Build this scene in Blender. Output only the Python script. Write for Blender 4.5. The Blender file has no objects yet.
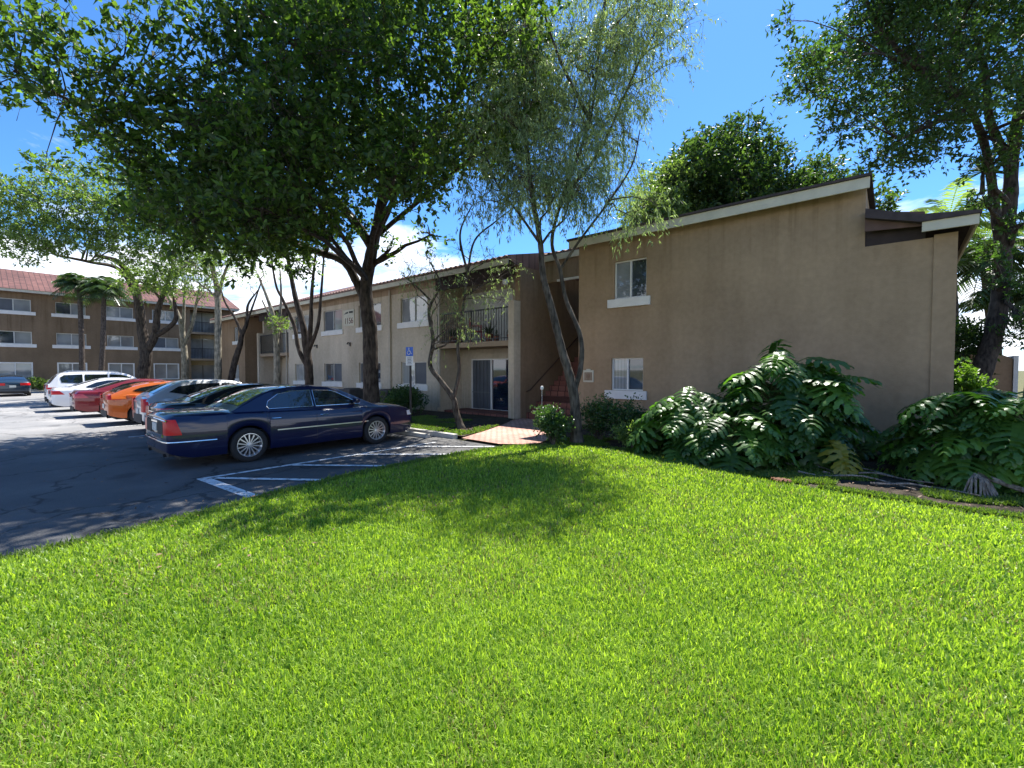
import bpy, bmesh, math, random
import numpy as np
from mathutils import Vector, Matrix
random.seed(7)
RS = np.random.RandomState(11)
PI = math.pi
scene = bpy.context.scene
COL = scene.collection

# ------------------------------------------------------------------ camera
F_PX = 455.0
PITCH = math.atan(14.5 / F_PX)
YAW = math.radians(40.5)
EYE = 1.7
cam_data = bpy.data.cameras.new('camera')
cam = bpy.data.objects.new('camera', cam_data)
COL.objects.link(cam)
cam_data.sensor_width = 36
cam_data.lens = F_PX / 1024 * 36
cam_data.clip_start = 0.05
cam_data.clip_end = 3000
cam.location = (0, 0, EYE)
cam.rotation_euler = (PI / 2 - PITCH, 0, YAW)
scene.camera = cam


def at(px, py, depth):
    """pixel of the survey photograph + distance in metres -> place in the world"""
    x = (px - 512) / F_PX
    y = (384 - py) / F_PX
    fz = math.cos(PITCH) + y * math.sin(PITCH)
    uz = y * math.cos(PITCH) - math.sin(PITCH)
    return Vector(((x * math.cos(YAW) - fz * math.sin(YAW)) * depth,
                   (x * math.sin(YAW) + fz * math.cos(YAW)) * depth, EYE + uz * depth))


def gnd(px, py, z=0.0):
    d = at(px, py, 1) - Vector((0, 0, EYE))
    return Vector((0, 0, EYE)) + d * ((z - EYE) / d.z)


# ------------------------------------------------------------------ materials
def new_mat(name):
    m = bpy.data.materials.new(name)
    m.use_nodes = True
    nt = m.node_tree
    b = nt.nodes['Principled BSDF']
    return m, nt, b


def N(nt, t, **kw):
    n = nt.nodes.new(t)
    for k, v in kw.items():
        setattr(n, k, v)
    return n


def plain(name, col, rough=0.6, metal=0.0, coat=0.0, spec=0.5, var=0.0, scale=8.0, bump=0.0, bscale=60.0):
    m, nt, b = new_mat(name)
    b.inputs['Base Color'].default_value = (*col, 1)
    b.inputs['Roughness'].default_value = rough
    b.inputs['Metallic'].default_value = metal
    b.inputs['Specular IOR Level'].default_value = spec
    b.inputs['Coat Weight'].default_value = coat
    b.inputs['Coat Roughness'].default_value = 0.03
    tc = N(nt, 'ShaderNodeTexCoord')
    if var > 0:
        no = N(nt, 'ShaderNodeTexNoise')
        no.inputs['Scale'].default_value = scale
        no.inputs['Detail'].default_value = 6
        nt.links.new(tc.outputs['Object'], no.inputs['Vector'])
        mr = N(nt, 'ShaderNodeMapRange')
        mr.inputs['From Min'].default_value = 0.3
        mr.inputs['From Max'].default_value = 0.7
        mr.inputs['To Min'].default_value = 1 - var
        mr.inputs['To Max'].default_value = 1 + var
        nt.links.new(no.outputs['Fac'], mr.inputs['Value'])
        vm = N(nt, 'ShaderNodeVectorMath', operation='SCALE')
        vm.inputs[0].default_value = col
        nt.links.new(mr.outputs[0], vm.inputs['Scale'])
        nt.links.new(vm.outputs[0], b.inputs['Base Color'])
    if bump > 0:
        n2 = N(nt, 'ShaderNodeTexNoise')
        n2.inputs['Scale'].default_value = bscale
        n2.inputs['Detail'].default_value = 5
        nt.links.new(tc.outputs['Object'], n2.inputs['Vector'])
        bp = N(nt, 'ShaderNodeBump')
        bp.inputs['Strength'].default_value = bump
        bp.inputs['Distance'].default_value = 0.02
        nt.links.new(n2.outputs['Fac'], bp.inputs['Height'])
        nt.links.new(bp.outputs[0], b.inputs['Normal'])
    return m


def ramp(nt, stops):
    r = N(nt, 'ShaderNodeValToRGB')
    e = r.color_ramp.elements
    while len(e) < len(stops):
        e.new(0.5)
    for i, (p, c) in enumerate(stops):
        e[i].position = p
        e[i].color = (*c, 1)
    return r


def stucco(name, col, stain=(0.5, 0.45, 0.4), low=0.9):
    """painted render: fine grain, broad blotches, vertical water streaks"""
    m, nt, b = new_mat(name)
    b.inputs['Roughness'].default_value = 0.88
    b.inputs['Specular IOR Level'].default_value = 0.25
    tc = N(nt, 'ShaderNodeTexCoord')
    n1 = N(nt, 'ShaderNodeTexNoise')
    n1.inputs['Scale'].default_value = 0.45
    n1.inputs['Detail'].default_value = 7
    n1.inputs['Roughness'].default_value = 0.6
    nt.links.new(tc.outputs['Object'], n1.inputs['Vector'])
    mp = N(nt, 'ShaderNodeMapping')
    mp.inputs['Scale'].default_value = (1.1, 1.1, 0.22)
    nt.links.new(tc.outputs['Object'], mp.inputs['Vector'])
    n2 = N(nt, 'ShaderNodeTexNoise')
    n2.inputs['Scale'].default_value = 1.6
    n2.inputs['Detail'].default_value = 5
    nt.links.new(mp.outputs[0], n2.inputs['Vector'])
    n4 = N(nt, 'ShaderNodeTexNoise')
    n4.inputs['Scale'].default_value = 9
    n4.inputs['Detail'].default_value = 6
    nt.links.new(tc.outputs['Object'], n4.inputs['Vector'])
    r1 = ramp(nt, [(0.3, tuple(c * 0.78 for c in col)), (0.7, tuple(c * 1.12 for c in col))])
    nt.links.new(n1.outputs['Fac'], r1.inputs[0])
    r2 = ramp(nt, [(0.36, (0.88, 0.87, 0.85)), (0.55, (1, 1, 1)), (0.75, (1.05, 1.05, 1.04))])
    nt.links.new(n2.outputs['Fac'], r2.inputs[0])
    mx = N(nt, 'ShaderNodeMix', data_type='RGBA', blend_type='MULTIPLY')
    mx.inputs[0].default_value = 0.75
    nt.links.new(r1.outputs[0], mx.inputs[6])
    nt.links.new(r2.outputs[0], mx.inputs[7])
    r4 = ramp(nt, [(0.35, (0.93, 0.93, 0.93)), (0.65, (1.05, 1.05, 1.05))])
    nt.links.new(n4.outputs['Fac'], r4.inputs[0])
    mx2 = N(nt, 'ShaderNodeMix', data_type='RGBA', blend_type='MULTIPLY')
    mx2.inputs[0].default_value = 1.0
    nt.links.new(mx.outputs[2], mx2.inputs[6])
    nt.links.new(r4.outputs[0], mx2.inputs[7])
    ms_ = N(nt, 'ShaderNodeMapping')
    ms_.inputs['Scale'].default_value = (5.0, 5.0, 0.22)
    nt.links.new(tc.outputs['Object'], ms_.inputs['Vector'])
    n5 = N(nt, 'ShaderNodeTexNoise')
    n5.inputs['Scale'].default_value = 1.2
    n5.inputs['Detail'].default_value = 6
    nt.links.new(ms_.outputs[0], n5.inputs['Vector'])
    r5 = ramp(nt, [(0.50, (0, 0, 0)), (0.68, (1, 1, 1))])
    nt.links.new(n5.outputs['Fac'], r5.inputs[0])
    sz_ = N(nt, 'ShaderNodeSeparateXYZ')
    nt.links.new(tc.outputs['Object'], sz_.inputs[0])
    ra = ramp(nt, [(0.0, (1, 1, 1)), (0.10, (.55, .55, .55)), (0.28, (0.04, .04, .04)), (0.66, (.06, .06, .06)), (0.93, (.75, .75, .75))])
    dv = N(nt, 'ShaderNodeMath', operation='DIVIDE')
    dv.inputs[1].default_value = 5.5
    nt.links.new(sz_.outputs['Z'], dv.inputs[0])
    nt.links.new(dv.outputs[0], ra.inputs[0])
    mk_ = N(nt, 'ShaderNodeMath', operation='MULTIPLY')
    nt.links.new(r5.outputs[0], mk_.inputs[0])
    nt.links.new(ra.outputs[0], mk_.inputs[1])
    mx4 = N(nt, 'ShaderNodeMix', data_type='RGBA', blend_type='MULTIPLY')
    mx4.inputs[7].default_value = (0.66, 0.64, 0.58, 1)
    nt.links.new(mk_.outputs[0], mx4.inputs[0])
    nt.links.new(mx2.outputs[2], mx4.inputs[6])
    nt.links.new(mx4.outputs[2], b.inputs['Base Color'])
    n3 = N(nt, 'ShaderNodeTexNoise')
    n3.inputs['Scale'].default_value = 38
    n3.inputs['Detail'].default_value = 4
    nt.links.new(tc.outputs['Object'], n3.inputs['Vector'])
    bp = N(nt, 'ShaderNodeBump')
    bp.inputs['Strength'].default_value = 0.5
    bp.inputs['Distance'].default_value = 0.012
    nt.links.new(n3.outputs['Fac'], bp.inputs['Height'])
    nt.links.new(bp.outputs[0], b.inputs['Normal'])
    return m


def leafmat(name, dark, light, trans=0.4, rough=0.42, spec=0.5, tcol=None):
    m, nt, b = new_mat(name)
    at_ = N(nt, 'ShaderNodeAttribute', attribute_name='tint')
    r = ramp(nt, [(0.0, dark), (0.75, light), (1.0, tuple(min(1, c * 1.35) for c in light))])
    nt.links.new(at_.outputs['Fac'], r.inputs[0])
    nt.links.new(r.outputs[0], b.inputs['Base Color'])
    b.inputs['Roughness'].default_value = rough
    b.inputs['Specular IOR Level'].default_value = spec
    tr = N(nt, 'ShaderNodeBsdfTranslucent')
    mu = N(nt, 'ShaderNodeMix', data_type='RGBA', blend_type='MULTIPLY')
    mu.inputs[0].default_value = 1.0
    mu.inputs[7].default_value = (*(tcol or (2.0, 2.2, 0.8)), 1)
    nt.links.new(r.outputs[0], mu.inputs[6])
    nt.links.new(mu.outputs[2], tr.inputs['Color'])
    ms = N(nt, 'ShaderNodeMixShader')
    ms.inputs[0].default_value = trans
    nt.links.new(b.outputs[0], ms.inputs[1])
    nt.links.new(tr.outputs[0], ms.inputs[2])
    nt.links.new(ms.outputs[0], nt.nodes['Material Output'].inputs[0])
    return m


def bark(name, dark, light, scale=6, patch=0.5):
    m, nt, b = new_mat(name)
    b.inputs['Roughness'].default_value = 0.9
    b.inputs['Specular IOR Level'].default_value = 0.2
    tc = N(nt, 'ShaderNodeTexCoord')
    mp = N(nt, 'ShaderNodeMapping')
    mp.inputs['Scale'].default_value = (1, 1, 0.25)
    nt.links.new(tc.outputs['Object'], mp.inputs['Vector'])
    no = N(nt, 'ShaderNodeTexNoise')
    no.inputs['Scale'].default_value = scale * 3
    no.inputs['Detail'].default_value = 7
    nt.links.new(mp.outputs[0], no.inputs['Vector'])
    n2 = N(nt, 'ShaderNodeTexNoise')
    n2.inputs['Scale'].default_value = scale * 0.8
    n2.inputs['Detail'].default_value = 3
    nt.links.new(tc.outputs['Object'], n2.inputs['Vector'])
    ad = N(nt, 'ShaderNodeMath', operation='MULTIPLY_ADD')
    ad.inputs[1].default_value = patch
    nt.links.new(n2.outputs['Fac'], ad.inputs[0])
    nt.links.new(no.outputs['Fac'], ad.inputs[2])
    r = ramp(nt, [(0.45 + patch * .2, dark), (0.75 + patch * .4, light)])
    nt.links.new(ad.outputs[0], r.inputs[0])
    nt.links.new(r.outputs[0], b.inputs['Base Color'])
    bp = N(nt, 'ShaderNodeBump')
    bp.inputs['Strength'].default_value = 0.9
    bp.inputs['Distance'].default_value = 0.04
    nt.links.new(no.outputs['Fac'], bp.inputs['Height'])
    nt.links.new(bp.outputs[0], b.inputs['Normal'])
    return m


M = {}
M['wall_brown'] = stucco('wall_brown', (0.395, 0.278, 0.170))
M['wall_beige'] = stucco('wall_beige', (0.57, 0.485, 0.37))
M['wall_band'] = stucco('wall_band', (0.36, 0.27, 0.185))
M['wall_tan'] = stucco('wall_tan', (0.33, 0.225, 0.14))
M['wall_far'] = stucco('wall_far', (0.22, 0.155, 0.098))
M['wall_white'] = stucco('wall_white', (0.72, 0.72, 0.70))
M['trim_cream'] = plain('trim_cream', (0.58, 0.54, 0.42), 0.6, var=0.12, scale=3, bump=0.2)
M['trim_white'] = plain('trim_white', (0.74, 0.72, 0.68), 0.55, var=0.07, scale=4)
M['frame_grey'] = plain('frame_grey', (0.55, 0.55, 0.53), 0.4, metal=0.3, var=0.1)
M['frame_dark'] = plain('frame_dark', (0.10, 0.09, 0.08), 0.5)
M['wood_dark'] = plain('wood_dark', (0.035, 0.022, 0.02), 0.8, var=0.3, scale=5)
M['wood_brown'] = plain('wood_brown', (0.13, 0.075, 0.06), 0.8, var=0.3, scale=3)
M['black_metal'] = plain('black_metal', (0.015, 0.015, 0.017), 0.5)
M['concrete'] = plain('concrete', (0.42, 0.40, 0.36), 0.9, var=0.25, scale=5, bump=0.5, bscale=30)
M['screen_bar'] = plain('screen_bar', (0.13, 0.14, 0.15), 0.5)
M['pipe'] = plain('pipe', (0.43, 0.38, 0.30), 0.6, var=0.1)
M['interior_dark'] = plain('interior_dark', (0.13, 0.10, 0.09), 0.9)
M['rail_brown'] = plain('rail_brown', (0.09, 0.05, 0.035), 0.6)


def glassmat(name, col, rough=0.04, blinds=False, curtain=False):
    m, nt, b = new_mat(name)
    b.inputs['Roughness'].default_value = rough
    b.inputs['Specular IOR Level'].default_value = 0.7
    b.inputs['Coat Weight'].default_value = 1
    b.inputs['Coat Roughness'].default_value = 0.015
    tc = N(nt, 'ShaderNodeTexCoord')
    mp = N(nt, 'ShaderNodeMapping')
    mp.inputs['Scale'].default_value = (1, 1, 1)
    nt.links.new(tc.outputs['Object'], mp.inputs['Vector'])
    if blinds or curtain:
        w = N(nt, 'ShaderNodeTexWave', wave_type='BANDS', bands_direction='X' if curtain else 'Z')
        w.inputs['Scale'].default_value = 3.2 if curtain else 9
        w.inputs['Distortion'].default_value = 0.4 if curtain else 0.05
        nt.links.new(mp.outputs[0], w.inputs['Vector'])
        r = ramp(nt, [(0.0, tuple(c * 0.72 for c in col)), (1, col)])
        nt.links.new(w.outputs['Fac'], r.inputs[0])
        no = N(nt, 'ShaderNodeTexNoise')
        no.inputs['Scale'].default_value = 0.8
        nt.links.new(tc.outputs['Object'], no.inputs['Vector'])
        r2 = ramp(nt, [(0.35, (0.6, 0.6, 0.62)), (0.6, (1, 1, 1))])
        nt.links.new(no.outputs['Fac'], r2.inputs[0])
        mx = N(nt, 'ShaderNodeMix', data_type='RGBA', blend_type='MULTIPLY')
        mx.inputs[0].default_value = 1
        nt.links.new(r.outputs[0], mx.inputs[6])
        nt.links.new(r2.outputs[0], mx.inputs[7])
        nt.links.new(mx.outputs[2], b.inputs['Base Color'])
    else:
        no = N(nt, 'ShaderNodeTexNoise')
        no.inputs['Scale'].default_value = 1.6
        no.inputs['Detail'].default_value = 3
        nt.links.new(tc.outputs['Object'], no.inputs['Vector'])
        r = ramp(nt, [(0.35, tuple(c * 0.5 for c in col)), (0.7, tuple(c * 1.4 for c in col))])
        nt.links.new(no.outputs['Fac'], r.inputs[0])
        nt.links.new(r.outputs[0], b.inputs['Base Color'])
    return m


M['glass_dark'] = glassmat('glass_dark', (0.05, 0.06, 0.07))
M['glass_blind'] = glassmat('glass_blind', (0.33, 0.35, 0.36), blinds=True)
M['glass_curtain'] = glassmat('glass_curtain', (0.42, 0.43, 0.41), curtain=True)
M['curtain_pale'] = plain('curtain_pale', (0.60, 0.60, 0.56), 0.5, var=0.08, scale=3)
M['glass_screen'] = plain('glass_screen', (0.09, 0.10, 0.115), 0.6, var=0.15, scale=2)
M['car_glass'] = plain('car_glass', (0.010, 0.013, 0.016), 0.03, coat=1.0, spec=0.8)


def tilemat(name, a, c, axis_scale=(1, 1, 1)):
    m, nt, b = new_mat(name)
    b.inputs['Roughness'].default_value = 0.85
    tc = N(nt, 'ShaderNodeTexCoord')
    br = N(nt, 'ShaderNodeTexBrick')
    br.inputs['Scale'].default_value = 1.0
    br.inputs['Brick Width'].default_value = 0.3
    br.inputs['Row Height'].default_value = 0.33
    br.inputs['Mortar Size'].default_value = 0.018
    br.inputs['Color1'].default_value = (*a, 1)
    br.inputs['Color2'].default_value = (*c, 1)
    br.inputs['Mortar'].default_value = (a[0] * .35, a[1] * .35, a[2] * .35, 1)
    mp = N(nt, 'ShaderNodeMapping')
    mp.inputs['Scale'].default_value = axis_scale
    nt.links.new(tc.outputs['Object'], mp.inputs['Vector'])
    nt.links.new(mp.outputs[0], br.inputs['Vector'])
    no = N(nt, 'ShaderNodeTexNoise')
    no.inputs['Scale'].default_value = 0.7
    no.inputs['Detail'].default_value = 6
    nt.links.new(tc.outputs['Object'], no.inputs['Vector'])
    r = ramp(nt, [(0.3, (0.6, 0.55, 0.55)), (0.65, (1.15, 1.15, 1.15))])
    nt.links.new(no.outputs['Fac'], r.inputs[0])
    mx = N(nt, 'ShaderNodeMix', data_type='RGBA', blend_type='MULTIPLY')
    mx.inputs[0].default_value = 1
    nt.links.new(br.outputs[0], mx.inputs[6])
    nt.links.new(r.outputs[0], mx.inputs[7])
    nt.links.new(mx.outputs[2], b.inputs['Base Color'])
    bp = N(nt, 'ShaderNodeBump')
    bp.inputs['Strength'].default_value = 0.8
    bp.inputs['Distance'].default_value = 0.03
    nt.links.new(br.outputs['Fac'], bp.inputs['Height'])
    bp.invert = True
    nt.links.new(bp.outputs[0], b.inputs['Normal'])
    return m


M['tile_red'] = tilemat('tile_red', (0.115, 0.044, 0.037), (0.165, 0.068, 0.055))
M['tile_brown'] = tilemat('tile_brown', (0.20, 0.11, 0.085), (0.27, 0.16, 0.125))
M['shingle_dark'] = plain('shingle_dark', (0.06, 0.045, 0.045), 0.9, var=0.3, scale=6)
M['step_red'] = tilemat('step_red', (0.22, 0.080, 0.058), (0.28, 0.11, 0.08))
M['paver'] = tilemat('paver', (0.50, 0.27, 0.21), (0.58, 0.35, 0.28), (1.6, 3.2, 1))

M['bark_dark'] = bark('bark_dark', (0.022, 0.017, 0.014), (0.10, 0.08, 0.065), 5)
M['bark_grey'] = bark('bark_grey', (0.022, 0.018, 0.014), (0.14, 0.118, 0.095), 6)
M['bark_pale'] = bark('bark_pale', (0.11, 0.10, 0.07), (0.40, 0.36, 0.28), 5)
M['bark_palm'] = bark('bark_palm', (0.04, 0.032, 0.026), (0.15, 0.12, 0.10), 8)
M['root'] = bark('root', (0.10, 0.08, 0.065), (0.34, 0.30, 0.26), 9)

M['leaf_oak'] = leafmat('leaf_oak', (0.022, 0.048, 0.014), (0.085, 0.145, 0.034), 0.50, 0.42, .4, (2.3, 2.4, .8))
M['leaf_willow'] = leafmat('leaf_willow', (0.11, 0.16, 0.075), (0.25, 0.32, 0.16), 0.5, 0.42, tcol=(1.7, 1.8, 0.95))
M['leaf_light'] = leafmat('leaf_light', (0.06, 0.10, 0.03), (0.17, 0.24, 0.08), 0.48, 0.42)
M['leaf_right'] = leafmat('leaf_right', (0.022, 0.052, 0.016), (0.065, 0.12, 0.033), 0.45, 0.45, .4)
M['leaf_back'] = leafmat('leaf_back', (0.018, 0.042, 0.014), (0.075, 0.125, 0.035), 0.42, 0.45, .4)
M['leaf_philo'] = leafmat('leaf_philo', (0.020, 0.062, 0.017), (0.105, 0.205, 0.042), 0.38, 0.36, 0.45, (2.2, 2.6, 0.7))
M['leaf_yellow'] = leafmat('leaf_yellow', (0.16, 0.16, 0.02), (0.30, 0.27, 0.04), 0.4, 0.35)
M['leaf_hedge'] = leafmat('leaf_hedge', (0.025, 0.06, 0.02), (0.075, 0.14, 0.045), 0.35, 0.35)
M['leaf_lime'] = leafmat('leaf_lime', (0.07, 0.13, 0.02), (0.15, 0.25, 0.04), 0.45, 0.4)
M['leaf_palm'] = leafmat('leaf_palm', (0.02, 0.045, 0.018), (0.06, 0.10, 0.04), 0.35, 0.35)
M['leaf_palm_pale'] = leafmat('leaf_palm_pale', (0.10, 0.16, 0.05), (0.24, 0.32, 0.13), 0.4, 0.4)
M['leaf_dead'] = plain('leaf_dead', (0.16, 0.09, 0.05), 0.7, var=0.3, scale=20)
M['leaf_rust'] = plain('leaf_rust', (0.17, 0.065, 0.025), 0.8, var=0.3, scale=20)
M['grass_blade'] = leafmat('grass_blade', (0.085, 0.190, 0.018), (0.300, 0.405, 0.072), 0.45, 0.42, 0.3, (1.8, 1.9, 0.58))
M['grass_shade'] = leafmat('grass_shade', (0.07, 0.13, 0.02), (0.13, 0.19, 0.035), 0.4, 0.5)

# ground materials
def ground_mat(name, a, b_, c=None, scale=3, fine=40, bump=0.6):
    m, nt, b = new_mat(name)
    b.inputs['Roughness'].default_value = 0.95
    b.inputs['Specular IOR Level'].default_value = 0.2
    tc = N(nt, 'ShaderNodeTexCoord')
    n1 = N(nt, 'ShaderNodeTexNoise')
    n1.inputs['Scale'].default_value = scale
    n1.inputs['Detail'].default_value = 10
    n1.inputs['Roughness'].default_value = 0.65
    nt.links.new(tc.outputs['Object'], n1.inputs['Vector'])
    st = [(0.32, a), (0.6, b_)]
    if c:
        st.append((0.72, c))
    r = ramp(nt, st)
    nt.links.new(n1.outputs['Fac'], r.inputs[0])
    n2 = N(nt, 'ShaderNodeTexNoise')
    n2.inputs['Scale'].default_value = fine
    n2.inputs['Detail'].default_value = 8
    n2.inputs['Roughness'].default_value = 0.7
    nt.links.new(tc.outputs['Object'], n2.inputs['Vector'])
    r2 = ramp(nt, [(0.3, (0.6, 0.6, 0.6)), (0.7, (1.35, 1.35, 1.35))])
    nt.links.new(n2.outputs['Fac'], r2.inputs[0])
    mx = N(nt, 'ShaderNodeMix', data_type='RGBA', blend_type='MULTIPLY')
    mx.inputs[0].default_value = 1
    nt.links.new(r.outputs[0], mx.inputs[6])
    nt.links.new(r2.outputs[0], mx.inputs[7])
    nt.links.new(mx.outputs[2], b.inputs['Base Color'])
    bp = N(nt, 'ShaderNodeBump')
    bp.inputs['Strength'].default_value = bump
    bp.inputs['Distance'].default_value = 0.02
    nt.links.new(n2.outputs['Fac'], bp.inputs['Height'])
    nt.links.new(bp.outputs[0], b.inputs['Normal'])
    return m


M['soil'] = ground_mat('soil', (0.045, 0.045, 0.018), (0.10, 0.11, 0.03), scale=2.5, fine=60)
M['mulch'] = ground_mat('mulch', (0.03, 0.024, 0.017), (0.075, 0.06, 0.042), (0.13, 0.11, 0.085), scale=5, fine=45, bump=1)
M['earth'] = ground_mat('earth', (0.07, 0.08, 0.03), (0.14, 0.13, 0.06), scale=0.6, fine=12)


def asphalt():
    m, nt, b = new_mat('asphalt')
    b.inputs['Roughness'].default_value = 0.82
    b.inputs['Specular IOR Level'].default_value = 0.35
    tc = N(nt, 'ShaderNodeTexCoord')
    n1 = N(nt, 'ShaderNodeTexNoise')
    n1.inputs['Scale'].default_value = 0.5
    n1.inputs['Detail'].default_value = 8
    n1.inputs['Roughness'].default_value = 0.62
    nt.links.new(tc.outputs['Object'], n1.inputs['Vector'])
    r = ramp(nt, [(0.3, (0.060, 0.061, 0.062)), (0.5, (0.092, 0.091, 0.090)), (0.7, (0.135, 0.13, 0.125))])
    nt.links.new(n1.outputs['Fac'], r.inputs[0])
    n2 = N(nt, 'ShaderNodeTexNoise')
    n2.inputs['Scale'].default_value = 90
    n2.inputs['Detail'].default_value = 4
    nt.links.new(tc.outputs['Object'], n2.inputs['Vector'])
    r2 = ramp(nt, [(0.35, (0.7, 0.7, 0.7)), (0.65, (1.3, 1.3, 1.3))])
    nt.links.new(n2.outputs['Fac'], r2.inputs[0])
    # cracks
    vo = N(nt, 'ShaderNodeTexVoronoi', feature='DISTANCE_TO_EDGE')
    vo.inputs['Scale'].default_value = 0.42
    nd = N(nt, 'ShaderNodeTexNoise')
    nd.inputs['Scale'].default_value = 2.0
    nd.inputs['Detail'].default_value = 5
    nt.links.new(tc.outputs['Object'], nd.inputs['Vector'])
    va = N(nt, 'ShaderNodeVectorMath', operation='MULTIPLY_ADD')
    va.inputs[1].default_value = (0.7, 0.7, 0.7)
    nt.links.new(nd.outputs['Color'], va.inputs[0])
    nt.links.new(tc.outputs['Object'], va.inputs[2])
    nt.links.new(va.outputs[0], vo.inputs['Vector'])
    rc = ramp(nt, [(0.004, (0.45, 0.45, 0.45)), (0.012, (1, 1, 1))])
    nt.links.new(vo.outputs['Distance'], rc.inputs[0])
    mx = N(nt, 'ShaderNodeMix', data_type='RGBA', blend_type='MULTIPLY')
    mx.inputs[0].default_value = 1
    nt.links.new(r.outputs[0], mx.inputs[6])
    nt.links.new(r2.outputs[0], mx.inputs[7])
    mx2 = N(nt, 'ShaderNodeMix', data_type='RGBA', blend_type='MULTIPLY')
    mx2.inputs[0].default_value = 1
    nt.links.new(mx.outputs[2], mx2.inputs[6])
    nt.links.new(rc.outputs[0], mx2.inputs[7])
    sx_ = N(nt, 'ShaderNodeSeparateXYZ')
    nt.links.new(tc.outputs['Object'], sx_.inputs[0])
    wm = N(nt, 'ShaderNodeMath', operation='MULTIPLY_ADD')   # ragged edge where sunlit brightness is put into the asphalt colour
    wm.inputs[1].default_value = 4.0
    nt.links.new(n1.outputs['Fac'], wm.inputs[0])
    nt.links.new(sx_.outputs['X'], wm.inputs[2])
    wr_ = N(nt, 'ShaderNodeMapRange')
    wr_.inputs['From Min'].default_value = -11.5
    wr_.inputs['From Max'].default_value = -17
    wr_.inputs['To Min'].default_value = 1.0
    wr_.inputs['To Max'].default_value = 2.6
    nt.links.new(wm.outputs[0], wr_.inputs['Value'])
    no_ = N(nt, 'ShaderNodeTexNoise')
    no_.inputs['Scale'].default_value = 1.1
    no_.inputs['Detail'].default_value = 3
    nt.links.new(tc.outputs['Object'], no_.inputs['Vector'])
    ro = ramp(nt, [(0.60, (1, 1, 1)), (0.70, (0.62, 0.62, 0.63))])
    nt.links.new(no_.outputs['Fac'], ro.inputs[0])
    mx3 = N(nt, 'ShaderNodeMix', data_type='RGBA', blend_type='MULTIPLY')
    mx3.inputs[0].default_value = 1
    nt.links.new(mx2.outputs[2], mx3.inputs[6])
    nt.links.new(ro.outputs[0], mx3.inputs[7])
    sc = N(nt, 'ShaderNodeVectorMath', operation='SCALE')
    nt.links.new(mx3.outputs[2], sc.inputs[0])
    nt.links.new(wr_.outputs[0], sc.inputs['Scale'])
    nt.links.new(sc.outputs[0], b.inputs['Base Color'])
    bp = N(nt, 'ShaderNodeBump')
    bp.inputs['Strength'].default_value = 0.5
    bp.inputs['Distance'].default_value = 0.01
    nt.links.new(n2.outputs['Fac'], bp.inputs['Height'])
    nt.links.new(bp.outputs[0], b.inputs['Normal'])
    return m


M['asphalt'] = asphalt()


def worn_paint():
    m, nt, b = new_mat('worn_paint')
    b.inputs['Roughness'].default_value = 0.8
    tc = N(nt, 'ShaderNodeTexCoord')
    n1 = N(nt, 'ShaderNodeTexNoise')
    n1.inputs['Scale'].default_value = 9
    n1.inputs['Detail'].default_value = 8
    n1.inputs['Roughness'].default_value = 0.7
    nt.links.new(tc.outputs['Object'], n1.inputs['Vector'])
    r = ramp(nt, [(0.36, (0.13, 0.13, 0.13)), (0.47, (0.62, 0.62, 0.61)), (0.65, (0.78, 0.78, 0.77))])
    nt.links.new(n1.outputs['Fac'], r.inputs[0])
    nt.links.new(r.outputs[0], b.inputs['Base Color'])
    return m


M['worn_paint'] = worn_paint()
M['sign_blue'] = plain('sign_blue', (0.02, 0.12, 0.55), 0.4)
M['sign_white'] = plain('sign_white', (0.72, 0.72, 0.70), 0.4)
M['sign_text'] = plain('sign_text', (0.18, 0.18, 0.19), 0.6)
M['number_red'] = plain('number_red', (0.16, 0.05, 0.04), 0.6)
M['ink_black'] = plain('ink_black', (0.02, 0.02, 0.02), 0.6)
M['plastic_red'] = plain('plastic_red', (0.45, 0.02, 0.06), 0.45)
M['chrome'] = plain('chrome', (0.80, 0.80, 0.80), 0.12, metal=1.0)
M['alloy'] = plain('alloy', (0.72, 0.72, 0.73), 0.28, metal=0.8)
M['tyre'] = plain('tyre', (0.018, 0.018, 0.019), 0.85)
M['tail_red'] = plain('tail_red', (0.62, 0.010, 0.012), 0.35, coat=.25, spec=.2)
M['tail_pink'] = plain('tail_pink', (0.50, 0.05, 0.07), 0.25, coat=.5, spec=.4)
M['head_clear'] = plain('head_clear', (0.70, 0.72, 0.74), 0.12, coat=1.0)
M['rubber_dark'] = plain('rubber_dark', (0.02, 0.02, 0.022), 0.7)
M['plate_white'] = plain('plate_white', (0.60, 0.62, 0.58), 0.5, var=0.2, scale=30)
M['pot_clay'] = plain('pot_clay', (0.30, 0.12, 0.07), 0.8)


def paint(name, col, flake=0.25):
    return plain(name, col, 0.38, metal=flake, coat=1.0, spec=0.25, var=0.04, scale=2)


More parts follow.
